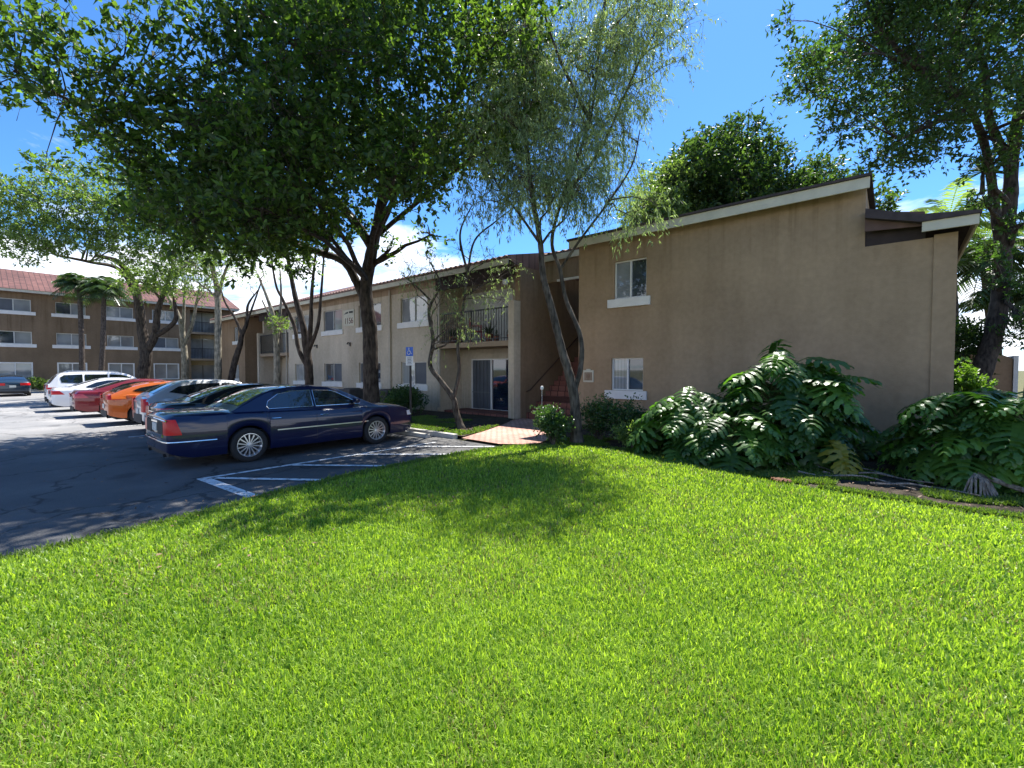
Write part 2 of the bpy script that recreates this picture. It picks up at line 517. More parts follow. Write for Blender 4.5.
# ------------------------------------------------------------------ mesh helpers
def mk(name, verts, faces, mat, parent=None, smooth=False, angle=None, tint=None):
    me = bpy.data.meshes.new(name)
    if isinstance(verts, np.ndarray):
        nv = len(verts)
        faces = np.asarray(faces, dtype=np.int32)
        nf, k = faces.shape
        me.vertices.add(nv)
        me.vertices.foreach_set('co', verts.astype(np.float32).ravel())
        me.loops.add(nf * k)
        me.loops.foreach_set('vertex_index', faces.ravel())
        me.polygons.add(nf)
        me.polygons.foreach_set('loop_start', np.arange(0, nf * k, k, dtype=np.int32))
        me.update(calc_edges=True)
    else:
        me.from_pydata([tuple(v) for v in verts], [], faces)
        me.update()
    if tint is not None:
        a = me.attributes.new('tint', 'FLOAT', 'POINT')
        a.data.foreach_set('value', np.asarray(tint, dtype=np.float32))
    if isinstance(mat, (list, tuple)):
        for q in mat:
            me.materials.append(q)
    elif mat is not None:
        me.materials.append(mat)
    if smooth:
        me.polygons.foreach_set('use_smooth', [True] * len(me.polygons))
        if angle is not None:
            me.set_sharp_from_angle(angle=math.radians(angle))
    o = bpy.data.objects.new(name, me)
    COL.objects.link(o)
    if parent is not None:
        o.parent = parent
    return o


class MB:
    def __init__(self):
        self.v = []
        self.f = []

    def quad(self, a, b, c, d):
        i = len(self.v)
        self.v += [tuple(a), tuple(b), tuple(c), tuple(d)]
        self.f.append((i, i + 1, i + 2, i + 3))
        return self

    def poly(self, pts):
        i = len(self.v)
        self.v += [tuple(p) for p in pts]
        self.f.append(tuple(range(i, i + len(pts))))
        return self

    def box(self, x0, x1, y0, y1, z0, z1, bev=0.0, mat=None):
        i = len(self.v)
        vs = [(x, y, z) for z in (z0, z1) for y in (y0, y1) for x in (x0, x1)]
        if mat:
            vs = [tuple(mat @ Vector(p)) for p in vs]
        self.v += vs
        for q in ((0, 2, 3, 1), (4, 5, 7, 6), (0, 1, 5, 4), (2, 6, 7, 3), (0, 4, 6, 2), (1, 3, 7, 5)):
            self.f.append(tuple(i + k for k in q))
        return self

    def tube(self, pts, rads, n=8, caps=True):
        pts = [Vector(p) for p in pts]
        if not isinstance(rads, (list, tuple)):
            rads = [rads] * len(pts)
        i0 = len(self.v)
        ref = Vector((0.31, 0.17, 0.93))
        u = None
        for k, p in enumerate(pts):
            if k == 0:
                d = pts[1] - p
            elif k == len(pts) - 1:
                d = p - pts[k - 1]
            else:
                d = pts[k + 1] - pts[k - 1]
            if d.length < 1e-6:
                d = Vector((0, 0, 1))
            d.normalize()
            if u is None:
                u = d.cross(ref)
                if u.length < 0.1:
                    u = d.cross(Vector((1, 0, 0)))
            else:
                u = u - d * u.dot(d)
                if u.length < 1e-4:
                    u = d.cross(ref)
            u.normalize()
            w = d.cross(u)
            for j in range(n):
                a = 2 * PI * j / n
                self.v.append(tuple(p + (u * math.cos(a) + w * math.sin(a)) * rads[k]))
        for k in range(len(pts) - 1):
            for j in range(n):
                a = i0 + k * n + j
                b = i0 + k * n + (j + 1) % n
                self.f.append((a, b, b + n, a + n))
        if caps:
            self.f.append(tuple(i0 + j for j in range(n))[::-1])
            e = i0 + (len(pts) - 1) * n
            self.f.append(tuple(e + j for j in range(n)))
        return self

    def lathe(self, prof, n=24, mat=None):
        """prof = [(r, h)], axis z"""
        i0 = len(self.v)
        for r, h in prof:
            for j in range(n):
                a = 2 * PI * j / n
                p = Vector((r * math.cos(a), r * math.sin(a), h))
                if mat:
                    p = mat @ p
                self.v.append(tuple(p))
        for k in range(len(prof) - 1):
            for j in range(n):
                a = i0 + k * n + j
                b = i0 + k * n + (j + 1) % n
                self.f.append((a, b, b + n, a + n))
        return self

    def build(self, name, mat, parent=None, smooth=False, angle=35, bevel=0.0):
        o = mk(name, self.v, self.f, mat, parent, smooth, angle if smooth else None)
        bm = bmesh.new()
        bm.from_mesh(o.data)
        if bevel > 0:
            bmesh.ops.remove_doubles(bm, verts=bm.verts, dist=1e-5)
        bmesh.ops.recalc_face_normals(bm, faces=bm.faces)
        if bevel > 0:
            bmesh.ops.bevel(bm, geom=[e for e in bm.edges if len(e.link_faces) == 2 and e.calc_face_angle(0) > 0.5],
                            offset=bevel, segments=2, affect='EDGES', profile=0.5)
        bm.to_mesh(o.data)
        bm.free()
        if smooth:
            o.data.polygons.foreach_set('use_smooth', [True] * len(o.data.polygons))
            o.data.set_sharp_from_angle(angle=math.radians(angle))
        return o


def empty(name, loc=(0, 0, 0), rz=0.0):
    o = bpy.data.objects.new(name, None)
    COL.objects.link(o)
    o.location = loc
    o.rotation_euler = (0, 0, rz)
    o.empty_display_size = 0.3
    return o


def tag(o, label=None, cat=None, group=None, kind=None):
    if label:
        o['label'] = label
    if cat:
        o['category'] = cat
    if group:
        o['group'] = group
    if kind:
        o['kind'] = kind
    return o


def structure(o):
    o['kind'] = 'structure'
    return o


# ------------------------------------------------------------------ ground sheets
def sheet(name, pts, z, mat, parent=None):
    return mk(name, [(p[0], p[1], z) for p in pts], [tuple(range(len(pts)))], mat, parent)


structure(sheet('ground', [(-900, -900), (900, -900), (900, 900), (-900, 900)], -0.02, M['earth']))
LOT = [(-52.0, -40), (-5.6, -40), (-5.6, 7.45), (-8.2, 7.5), (-52.0, 7.5)]
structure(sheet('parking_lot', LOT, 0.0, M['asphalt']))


def kerb():
    m = MB()
    pts = [(-8.2, 7.5), (-52.0, 7.5)]
    m.box(-51.8, -8.3, 7.5, 7.65, -0.05, 0.11)
    m.box(-52.1, -51.95, -40, 7.65, -0.05, 0.12)
    return structure(m.build('kerb', M['concrete'], bevel=0.012))


kerb()
structure(sheet('planting_strip', [(-51.9, 7.65), (-8.1, 7.65), (-8.5, 8.9), (-8.95, 10.0), (-9.6, 11.3), (-9.7, 11.6), (-51.9, 11.6)], 0.07, M['mulch']))
structure(sheet('building_verge', [(-60, -40), (-52.1, -40), (-52.1, 30), (-60, 30)], 0.07, M['soil']))

# lawn: one gentle sheet + blades
LAWN = [(-5.92, -6), (-5.95, 0.5), (-6.08, 1.6), (-6.30, 2.4), (-6.56, 3.9), (-6.60, 5.2), (-6.55, 6.6), (-6.28, 7.5), (-5.7, 8.25), (-5.0, 8.55), (-4.37, 8.52),
        (-3.4, 8.4), (-2.5, 8.05), (-1.4, 7.62), (-0.3, 7.48), (0.6, 7.42), (1.6, 7.40), (4.5, 7.6), (9, 7.4), (9, -6)]
LA = np.array(LAWN)


def inside(px, py, poly=LA):
    c = np.zeros(px.shape, bool)
    n = len(poly)
    j = n - 1
    for i in range(n):
        xi, yi = poly[i]
        xj, yj = poly[j]
        cond = ((yi > py) != (yj > py)) & (px < (xj - xi) * (py - yi) / (yj - yi + 1e-12) + xi)
        c ^= cond
        j = i
    return c


def edge_dist(px, py, poly=LA):
    d = np.full(px.shape, 1e9)
    n = len(poly)
    for i in range(n):
        a = poly[i]
        b = poly[(i + 1) % n]
        ab = b - a
        t = np.clip(((px - a[0]) * ab[0] + (py - a[1]) * ab[1]) / (ab @ ab), 0, 1)
        d = np.minimum(d, np.hypot(px - a[0] - t * ab[0], py - a[1] - t * ab[1]))
    return d


def lawn_z(x, y):
    d = edge_dist(x, y)
    return 0.015 + 0.05 * np.clip(d / 0.5, 0, 1) + 0.018 * np.sin(x * 0.9 + 1) * np.sin(y * 0.8) * np.clip(d, 0, 1)


def make_lawn_sheet():
    s = 0.25
    xs = np.arange(-7.5, 9.6, s)
    ys = np.arange(-6.5, 9.2, s)
    bm = bmesh.new()
    vs = [bm.verts.new((x, y, 0)) for x, y in LAWN]
    f = bm.faces.new(vs)
    geom = [f] + list(f.edges) + list(f.verts)
    for x in xs:
        r = bmesh.ops.bisect_plane(bm, geom=bm.faces[:] + bm.edges[:] + bm.verts[:], plane_co=(x + .013, 0, 0), plane_no=(1, 0, 0))
    for y in ys:
        r = bmesh.ops.bisect_plane(bm, geom=bm.faces[:] + bm.edges[:] + bm.verts[:], plane_co=(0, y + .017, 0), plane_no=(0, 1, 0))
    P_ = np.array([v.co[:] for v in bm.verts])
    z = lawn_z(P_[:, 0], P_[:, 1])
    for v, q in zip(bm.verts, z):
        v.co.z = q - 0.005
    me = bpy.data.meshes.new('lawn')
    bm.to_mesh(me)
    bm.free()
    me.materials.append(M['soil'])
    o = bpy.data.objects.new('lawn', me)
    COL.objects.link(o)
    return structure(o)


make_lawn_sheet()


def value_noise(x, y, s, seed):
    r = np.random.RandomState(seed)
    g = r.rand(64, 64)
    u = (x * s) % 63
    v = (y * s) % 63
    i = u.astype(int)
    j = v.astype(int)
    fu = u - i
    fv = v - j
    fu = fu * fu * (3 - 2 * fu)
    fv = fv * fv * (3 - 2 * fv)
    return (g[i, j] * (1 - fu) * (1 - fv) + g[i + 1, j] * fu * (1 - fv) + g[i, j + 1] * (1 - fu) * fv + g[i + 1, j + 1] * fu * fv)


def blades(name, n, sampler, zfun, hmin, hmax, w, mat, label, tilt=0.9, tint_fun=None, wfar=0.0016):
    x, y = sampler(n)
    n = len(x)
    z = zfun(x, y)
    dist = np.hypot(x, y)
    h = RS.uniform(hmin, hmax, n)
    wid = (w * RS.uniform(0.6, 1.3, n)) + wfar * np.clip(dist - 2.5, 0, 8)
    az = RS.uniform(0, 2 * PI, n)
    face = az + RS.normal(0, 0.5, n) + PI / 2
    ti = np.abs(RS.normal(0, tilt * 0.55, n)) + 0.12
    dx, dy = np.cos(az), np.sin(az)
    wx, wy = np.cos(face) * wid / 2, np.sin(face) * wid / 2
    s1, c1 = np.sin(ti * 0.6), np.cos(ti * 0.6)
    s2, c2 = np.sin(np.minimum(ti * 1.5, 1.7)), np.cos(np.minimum(ti * 1.5, 1.7))
    mx, my, mz = x + dx * h * .5 * s1, y + dy * h * .5 * s1, z + h * .5 * c1
    tx, ty, tz = mx + dx * h * .5 * s2, my + dy * h * .5 * s2, mz + h * .5 * c2
    V = np.empty((n, 5, 3))
    V[:, 0] = np.stack([x - wx * .8, y - wy * .8, z - .01], 1)
    V[:, 1] = np.stack([x + wx * .8, y + wy * .8, z - .01], 1)
    V[:, 2] = np.stack([mx + wx, my + wy, mz], 1)
    V[:, 3] = np.stack([mx - wx, my - wy, mz], 1)
    V[:, 4] = np.stack([tx, ty, tz], 1)
    b = np.arange(n)[:, None] * 5
    F3 = np.concatenate([b + np.array([[0, 1, 2]]), b + np.array([[0, 2, 3]]), b + np.array([[3, 2, 4]])], 0)
    t = 0.45 + 0.22 * RS.randn(n) if tint_fun is None else tint_fun(x, y, n)
    o = mk(name, V.reshape(-1, 3), F3, mat, None, tint=np.repeat(np.clip(t, 0, 1), 5))
    tag(o, label, 'grass', kind='stuff')
    return o


def lawn_sampler(n):
    # density falls with distance from the viewer's spot but stays closed everywhere
    r = np.sqrt(RS.uniform(0, 1, n * 3)) * 0
    u = RS.uniform(0, 1, n * 3)
    r = 0.9 * (12.5 / 0.9) ** u
    keep = RS.uniform(0, 1, n * 3) < np.clip(r / 2.3, 0.25, 1)
    a = RS.uniform(-0.98, 0.98, n * 3) + YAW + PI / 2
    x, y = r * np.cos(a), r * np.sin(a)
    k = keep & inside(x, y)
    x, y = x[k][:n], y[k][:n]
    return x, y


def lawn_tint(x, y, n):
    t = 0.50 + 0.26 * RS.randn(n) + 0.20 * (value_noise(x + 20, y + 20, 0.9, 3) - 0.5) + 0.14 * (value_noise(x + 20, y + 20, 3.3, 4) - 0.5)
    return t


blades('grass', 430000, lawn_sampler, lawn_z, 0.038, 0.08, 0.0072, M['grass_blade'],
       'bright green mown lawn grass covering the foreground', 1.35, lawn_tint)


def dry_sampler(n):
    x, y = lawn_sampler(n * 6)
    k = value_noise(x + 40, y + 40, 2.6, 9) > 0.56
    return x[k][:n], y[k][:n]


M['grass_dry'] = leafmat('grass_dry', (0.20, 0.15, 0.07), (0.38, 0.33, 0.17), 0.35, 0.6, tcol=(1.2, 1.1, 0.8))
blades('dry_grass', 24000, dry_sampler, lawn_z, 0.035, 0.075, 0.005, M['grass_dry'],
       'straw coloured dead blades mixed through the lawn', 1.4)


def edge_sampler(n):
    t = RS.uniform(0, 1, n)
    y = RS.uniform(-0.2, 8.3, n)
    xs = np.interp(y, [p[1] for p in LAWN[:11]], [p[0] for p in LAWN[:11]])
    return xs + RS.normal(0.02, 0.06, n), y


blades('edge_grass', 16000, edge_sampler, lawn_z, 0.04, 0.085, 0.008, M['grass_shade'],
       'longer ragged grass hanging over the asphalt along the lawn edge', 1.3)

WALK = [(-6.75, 7.45), (-6.3, 7.75), (-6.12, 8.1), (-6.5, 9.6), (-7.3, 11.0), (-7.3, 11.9), (-9.7, 11.9), (-9.6, 11.3), (-8.95, 10.0), (-8.5, 8.9), (-8.0, 7.5)]
# planting bed by the building
BED = [(-6.1, 7.85), (-5.7, 8.27), (-5.0, 8.57), (-4.37, 8.54), (-3.4, 8.42), (-2.5, 8.07), (-1.4, 7.64), (-0.3, 7.5), (0.6, 7.44), (1.6, 7.42), (9, 7.42), (9, 30), (0.75, 30),
       (0.75, 11.6), (-7.3, 11.6), (-7.3, 11.0), (-6.45, 9.6)]
structure(sheet('planting_bed', BED, 0.03, M['mulch']))


def bed_sampler(n):
    x = RS.uniform(-6, 3.0, n * 3)
    off = np.abs(RS.normal(0, 0.75, n * 3))
    yl = np.interp(x, [-5.7, -5, -4.37, -3.4, -2.5, -1.4, -0.3, 0.6, 3.0], [8.25, 8.55, 8.52, 8.4, 8.05, 7.62, 7.48, 7.42, 7.4])
    y = yl + off + 0.05
    k = (value_noise(x + 30, y + 30, 1.8, 21) > 0.24 + 0.04 * (x > -1.0) + .12 * (y > 9)) & (y < 9.8)
    return x[k][:n], y[k][:n]


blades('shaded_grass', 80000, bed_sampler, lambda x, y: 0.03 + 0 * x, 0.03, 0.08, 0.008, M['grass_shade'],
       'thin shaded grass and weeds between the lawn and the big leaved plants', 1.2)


def strip_sampler(n):
    x = RS.uniform(-14.5, -7.5, n)
    y = RS.uniform(7.72, 10.2, n)
    k = (value_noise(x + 30, y + 30, 1.3, 31) > 0.42) & ~inside(x, y, np.array(WALK)) & (x < -8.25)
    return x[k], y[k]


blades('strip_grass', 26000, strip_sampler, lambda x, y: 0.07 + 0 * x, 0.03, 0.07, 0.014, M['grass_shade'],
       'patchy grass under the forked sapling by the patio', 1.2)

# brick walkway and apron

structure(sheet('walkway', WALK, 0.055, M['paver']))


# painted markings on the asphalt
def marks():
    m = MB()

    def line(a, b, w=0.1, z=0.004):
        a = Vector((*a, z)); b = Vector((*b, z))
        d = (b - a).normalized()
        n = Vector((-d.y, d.x, 0)) * w / 2
        m.quad(a - n, b - n, b + n, a + n)
    line((-8.24, 2.25), (-8.24, 6.9), 0.10, 0.004)
    line((-8.26, 2.22), (-6.2, 2.35), 0.16, 0.008)
    for a, b in (((-8.09, 2.36), (-6.35, 3.62)), ((-8.22, 3.52), (-6.5, 4.86)), ((-8.22, 4.84), (-6.55, 6.30)), ((-8.22, 6.1), (-6.75, 7.30))):
        line(a, b, 0.11, 0.012)
    for i in range(9):
        x = -11.75 - i * 2.98
        line((x, 2.4), (x, 7.1), 0.10, 0.004)
    return structure(m.build('painted_markings', M['worn_paint']))


marks()

# wheel stops
def wheel_stop(x, label):
    m = MB()
    pr = [(-0.08, 0.0), (0.08, 0.0), (0.055, 0.10), (-0.055, 0.10)]
    i = 0
    a = [(-0.9, p[0], p[1]) for p in pr]
    b = [(0.9, p[0], p[1]) for p in pr]
    m.v += a + b
    m.f += [(0, 1, 2, 3), (4, 7, 6, 5), (0, 4, 5, 1), (1, 5, 6, 2), (2, 6, 7, 3), (3, 7, 4, 0)]
    o = m.build('wheel_stop', M['concrete'], bevel=0.015)
    o.location = (x, 7.18, 0.003)
    return tag(o, label, 'wheel stop', 'concrete wheel stops along the kerb')


wheel_stop(-9.75, 'grey concrete wheel stop in front of the navy sedan')
wheel_stop(-12.75, 'grey concrete wheel stop in front of the black sedan, half hidden by it')


# ------------------------------------------------------------------ apartment building
YF = 11.6
bld = empty('apartment_building', (-9, YF, 0))
BO = Vector((-9, YF, 0))
tag(bld, 'two storey beige and brown stucco apartment block with an outdoor stair and balcony', 'building')


def place(o, org=BO):
    """shift world-built mesh into its parent's frame"""
    o.data.transform(Matrix.Translation(-org))
    return o


def wall_x(m, y, x0, x1, z0, z1, holes, depth=0.12, face=-1):
    """wall in plane y facing -y, holes = [(xa, xb, za, zb)]"""
    xs = sorted({x0, x1, *[h[0] for h in holes], *[h[1] for h in holes]})
    zs = sorted({z0, z1, *[h[2] for h in holes], *[h[3] for h in holes]})
    for i in range(len(xs) - 1):
        for j in range(len(zs) - 1):
            cx, cz = (xs[i] + xs[i + 1]) / 2, (zs[j] + zs[j + 1]) / 2
            if any(h[0] < cx < h[1] and h[2] < cz < h[3] for h in holes):
                continue
            m.quad((xs[i], y, zs[j]), (xs[i + 1], y, zs[j]), (xs[i + 1], y, zs[j + 1]), (xs[i], y, zs[j + 1]))
    for a, b, c, d in holes:
        y2 = y + depth
        m.quad((a, y, c), (b, y, c), (b, y2, c), (a, y2, c))
        m.quad((a, y, d), (a, y2, d), (b, y2, d), (b, y, d))
        m.quad((a, y, c), (a, y2, c), (a, y2, d), (a, y, d))
        m.quad((b, y, c), (b, y, d), (b, y2, d), (b, y2, c))


def window(parent, org, x0, x1, z0, z1, y=YF, left='glass_dark', right='glass_blind', sill=True, split=0.5, frame='frame_grey', wf=0.035, label=None):
    fr = MB()
    ya, yb = y + 0.065, y + 0.115
    fr.box(x0, x1, ya, yb, z0, z0 + wf)
    fr.box(x0, x1, ya, yb, z1 - wf, z1)
    fr.box(x0, x0 + wf, ya, yb, z0 + wf, z1 - wf)
    fr.box(x1 - wf, x1, ya, yb, z0 + wf, z1 - wf)
    xm = x0 + (x1 - x0) * split
    fr.box(xm - wf * .6, xm + wf * .6, ya - 0.01, yb, z0 + wf, z1 - wf)
    w = place(fr.build('window', M[frame], parent), org)
    if label:
        w['label'] = label
    p = MB()
    p.quad((x0 + wf, yb - .02, z0 + wf), (xm - wf * .6, yb - .02, z0 + wf), (xm - wf * .6, yb - .02, z1 - wf), (x0 + wf, yb - .02, z1 - wf))
    place(p.build('pane', M[left], w), org)
    p = MB()
    p.quad((xm + wf * .6, yb - .012, z0 + wf), (x1 - wf, yb - .012, z0 + wf), (x1 - wf, yb - .012, z1 - wf), (xm + wf * .6, yb - .012, z1 - wf))
    place(p.build('pane', M[right], w), org)
    if sill:
        s = MB()
        s.box(x0 - 0.18, x1 + 0.12, y - 0.06, y + 0.001, z0 - 0.24, z0 - 0.005)
        place(s.build('sill', M['trim_white'], w, bevel=0.008), org)
    return w


UP, UT = 3.66, 4.68
LO, LT = 1.08, 2.02
# right block
holes = [(-6.15, -5.2, UP, UT + .02), (-6.22, -5.27, LO + .04, LT)]
m = MB()
wall_x(m, YF, -7.3, -0.6, -0.1, 5.32, holes)
wall_x(m, YF, -0.6, 0.42, -0.1, 4.16, [])
m.quad((-0.6, YF, 4.16), (-0.6, 22, 4.16), (-0.6, 22, 4.3), (-0.6, YF, 5.38))
m.box(0.42, 0.74, YF - 0.03, 22, -0.1, 4.2)
m.quad((-7.3, YF, -0.1), (-7.3, 22, -0.1), (-7.3, 22, 4.3), (-7.3, YF, 5.38))
m.quad((-7.3, 22, -0.1), (0.74, 22, -0.1), (0.74, 22, 4.25), (-7.3, 22, 4.25))
o = place(m.build('wall', M['wall_brown'], bld), BO)
o['label'] = 'brown stucco wall of the right hand wing'
window(bld, BO, -6.15, -5.2, UP, UT + .02, left='glass_blind', right='glass_dark', frame='trim_white', split=.5)
window(bld, BO, -6.22, -5.27, LO + .04, LT, left='glass_curtain', right='glass_dark', frame='trim_white')

# roofs of the right block
m = MB()
m.box(-7.45, -0.53, 11.27, 11.31, 5.22, 5.44)
place(m.build('fascia', M['trim_cream'], bld, bevel=0.006), BO)
m = MB()
m.v += [(-7.5, 11.22, 5.44), (-0.50, 11.22, 5.44), (-0.50, 22.4, 4.28), (-7.5, 22.4, 4.28), (-7.5, 11.22, 5.49), (-0.50, 11.22, 5.49), (-0.50, 22.4, 4.36), (-7.5, 22.4, 4.36)]
m.f += [(0, 3, 2, 1), (4, 5, 6, 7), (0, 1, 5, 4), (1, 2, 6, 5), (2, 3, 7, 6), (3, 0, 4, 7)]
place(m.build('roof', M['shingle_dark'], bld), BO)
# lower roof at the right end: brown panel, dark void, pale fascia stub
m = MB()
m.quad((-0.598, 11.42, 4.42), (0.28, 11.42, 4.36), (0.28, 11.42, 4.62), (-0.598, 11.42, 4.80))
m.quad((-0.598, 11.46, 4.42), (-0.598, 11.46, 4.80), (0.28, 11.46, 4.62), (0.28, 11.46, 4.36))
m.quad((-0.598, 11.42, 4.42), (-0.598, 11.46, 4.42), (0.28, 11.46, 4.36), (0.28, 11.42, 4.36))
m.quad((0.28, 11.42, 4.36), (0.28, 11.46, 4.36), (0.28, 11.46, 4.62), (0.28, 11.42, 4.62))
place(m.build('torn_soffit_panel', M['wood_brown'], bld), BO)
m = MB()
m.box(-0.597, 0.30, 11.62, 11.9, 4.16, 4.62)
place(m.build('open_eave', M['wood_dark'], bld), BO)
m = MB()
m.box(0.24, 0.98, 11.28, 11.32, 4.22, 4.40)
m.box(0.94, 0.98, 11.32, 17, 4.22, 4.40)
place(m.build('fascia', M['trim_cream'], bld, bevel=0.006), BO)
m = MB()
m.v += [(-0.59, 11.3, 4.66), (0.22, 11.24, 4.40), (1.01, 11.24, 4.40), (1.01, 17, 4.40), (-0.59, 17, 4.6), (-0.59, 11.24, 4.50)]
m.v += [(-0.59, 11.3, 4.84), (0.22, 11.24, 4.54), (1.01, 11.24, 4.45), (1.01, 17, 4.45), (-0.59, 17, 4.7), (-0.59, 11.24, 4.80)]
m.f += [(6, 7, 8, 9, 10), (1, 2, 8, 7), (2, 3, 9, 8), (0, 4, 3, 2, 1), (0, 1, 7, 6), (3, 4, 10, 9)]
place(m.build('roof', M['shingle_dark'], bld), BO)

# left wing of the building, bays either side of the windows
wing_w = [(-26.0, -24.2), (-22.68, -20.85), (-19.35, -17.52), (-16.08, -14.32)]
holes = []
for a, b in wing_w:
    holes += [(a, b, UP, UT), (a + .0, b - .08, LO, LT)]
BX0, BX1 = -13.7, -9.95      # balcony bay
LBX0, LBX1 = -30.75, -26.8   # far balcony bay
m = MB()
wall_x(m, YF, LBX1, BX0, -0.1, 4.9, holes)
# returns of both balcony bays
for x in (BX0, LBX1):
    m.quad((x, YF, -0.1), (x, 13.0, -0.1), (x, 13.0, 5.2), (x, YF, 5.2))
o = place(m.build('wall', M['wall_beige'], bld), BO)
o['label'] = 'pale beige stucco wall with four columns of windows'
m = MB()
wall_x(m, YF - 0.012, LBX1 - 0.0, BX0 + 0.0, 4.9, 5.25, [])  # thin strip over the wall, soffit shade put into its colour
m.quad((LBX1, YF - .012, 4.9), (BX0, YF - .012, 4.9), (BX0, YF, 4.9), (LBX1, YF, 4.9))
o = place(m.build('wall_band', M['wall_band'], bld), BO)
o['label'] = 'brown band under the eave with the soffit shade put into its colour'
pt = [('glass_dark', 'glass_curtain', 'glass_curtain', 'glass_dark'), ('glass_screen', 'glass_curtain', 'glass_dark', 'glass_screen'),
      ('glass_curtain', 'glass_dark', 'glass_screen', 'glass_dark'), ('glass_blind', 'glass_curtain', 'glass_curtain', 'glass_screen')]
for (a, b), g in zip(wing_w, pt):
    window(bld, BO, a, b, UP, UT, left=g[0], right=g[1])
    window(bld, BO, a, b - .08, LO, LT, left=g[2], right=g[3])


def balcony_bay(x0, x1, full=True):
    m = MB()
    yb = 12.85
    zt = 5.2
    s0 = x0 + 0.55 if full else x0 + .9
    s1 = s0 + 2.2
    wall_x(m, yb, x0, x1, 0.0, zt, [(s0, s1, 0.1, 2.12), (x0 + .15, x0 + 2.75, 2.72, 4.72)], depth=0.1)
    o = place(m.build('recessed_wall', M['wall_beige'], bld), BO)
    for z0, z1 in ((0.1, 2.12), (2.72, 4.72)):
        if z0 > 1:
            s0, s1 = x0 + .15, x0 + 2.75
        fr = MB()
        w = 0.05
        ya, y2 = yb + .03, yb + .09
        fr.box(s0, s1, ya, y2, z0, z0 + w)
        fr.box(s0, s1, ya, y2, z1 - w, z1)
        fr.box(s0, s0 + w, ya, y2, z0 + w, z1 - w)
        fr.box(s1 - w, s1, ya, y2, z0 + w, z1 - w)
        xm = (s0 + s1) / 2
        fr.box(xm - .04, xm + .04, ya - .01, y2, z0 + w, z1 - w)
        d = place(fr.build('sliding_door', M['trim_white'], bld), BO)
        for k, (a, b) in enumerate(((s0 + w, xm - .04), (xm + .04, s1 - w))):
            p = MB()
            p.quad((a, y2 - .02 - .008 * k, z0 + w), (b, y2 - .02 - .008 * k, z0 + w), (b, y2 - .02 - .008 * k, z1 - w), (a, y2 - .02 - .008 * k, z1 - w))
            if z0 < 1:
                mt = M['glass_screen'] if k == 0 else M['glass_navy']
            else:
                mt = M['curtain_pale']
            place(p.build('pane', mt, d), BO)
        if z0 < 1:
            b_ = MB()
            b_.box(s0 + w, xm - .04, ya - .004, ya + .02, 0.78, 0.82)
            for k in range(4):
                xx = s0 + w + (k + 1) * (xm - s0 - .1) / 5
                b_.box(xx, xx + .012, ya - .002, ya + .015, 0.16, 2.06)
            place(b_.build('screen_bar', M['screen_bar'], d), BO)
    m = MB()
    m.box(x0, x1, 11.5, yb, 2.5, 2.68)
    s = place(m.build('balcony_slab', M['wall_band'], bld, bevel=.01), BO)
    m = MB()
    m.box(x0 + .3, x1 + .0, 11.65, yb, 0.0, 0.14)
    s = place(m.build('patio_slab', M['step_red'], bld, bevel=.01), BO)
    m = MB()
    yr = 11.58
    m.box(x0 + .02, x1 - .02, yr - .02, yr + .02, 3.78, 3.83)
    m.box(x0 + .02, x1 - .02, yr - .015, yr + .015, 2.76, 2.79)
    n = int((x1 - x0) / .125)
    for k in range(n + 1):
        xx = x0 + .04 + k * (x1 - x0 - .08) / n
        t = .02 if k in (0, n // 2, n) else .009
        m.box(xx - t, xx + t, yr - t, yr + t, 2.68, 3.8)
    place(m.build('railing', M['black_metal'], bld), BO)
    m = MB()
    m.box(x0, x1 + .02, 11.5, 11.62, 4.72, 5.2)
    place(m.build('header_beam', M['wood_dark'], bld), BO)
    m = MB()
    m.box(x0, x1, 11.62, yb, 5.16, 5.2)
    place(m.build('soffit', M['wood_dark'], bld), BO)


M['glass_navy'] = glassmat('glass_navy', (0.014, 0.024, 0.05))
balcony_bay(BX0, BX1)
balcony_bay(LBX0, LBX1, False)

# fins + stair flank walls
m = MB()
m.box(BX1, BX1 + 0.25, 11.45, 11.8, -0.05, 3.98)
place(m.build('fin_wall', M['wall_beige'], bld, bevel=.01), BO)
m = MB()
prof = [(11.8, -.05), (22, -.05), (22, 5.15), (15.6, 6.2), (12.9, 5.6), (11.8, 5.35)]
i = len(m.v)
m.v += [(BX1 + .02, y, z) for y, z in prof] + [(BX1 + .225, y, z) for y, z in prof]
m.f += [tuple(range(i, i + 6)), tuple(range(i + 6, i + 12))[::-1]] + [(i + k, i + (k + 1) % 6, i + 6 + (k + 1) % 6, i + 6 + k) for k in range(6)]
o = place(m.build('stair_wall', M['wall_tan'], bld), BO)
m = MB()
m.box(LBX0 - .25, LBX0, 11.45, 11.8, -0.05, 3.98)
place(m.build('fin_wall', M['wall_beige'], bld, bevel=.01), BO)
m = MB()
m.box(LBX0 - .23, LBX0 - .02, 11.8, 22, -0.05, 5.4)
place(m.build('stair_wall', M['wall_beige'], bld), BO)
# left end block
m = MB()
wall_x(m, YF, -38.6, -33.45, -0.1, 5.22, [(-35.4, -34.6, UP, UT - .05), (-35.4, -34.6, LO, LT)])
m.quad((-33.45, YF, -0.1), (-33.45, 22, -0.1), (-33.45, 22, 5.22), (-33.45, YF, 5.22))
m.quad((-38.6, YF, -0.1), (-38.6, 22, -0.1), (-38.6, 22, 5.22), (-38.6, YF, 5.22))
o = place(m.build('wall', M['wall_tan'], bld), BO)
o['label'] = 'tan stucco wall of the far left wing'
window(bld, BO, -35.4, -34.6, UP, UT - .05, left='glass_blind', right='glass_dark')
window(bld, BO, -35.4, -34.6, LO, LT, left='glass_curtain', right='glass_curtain')
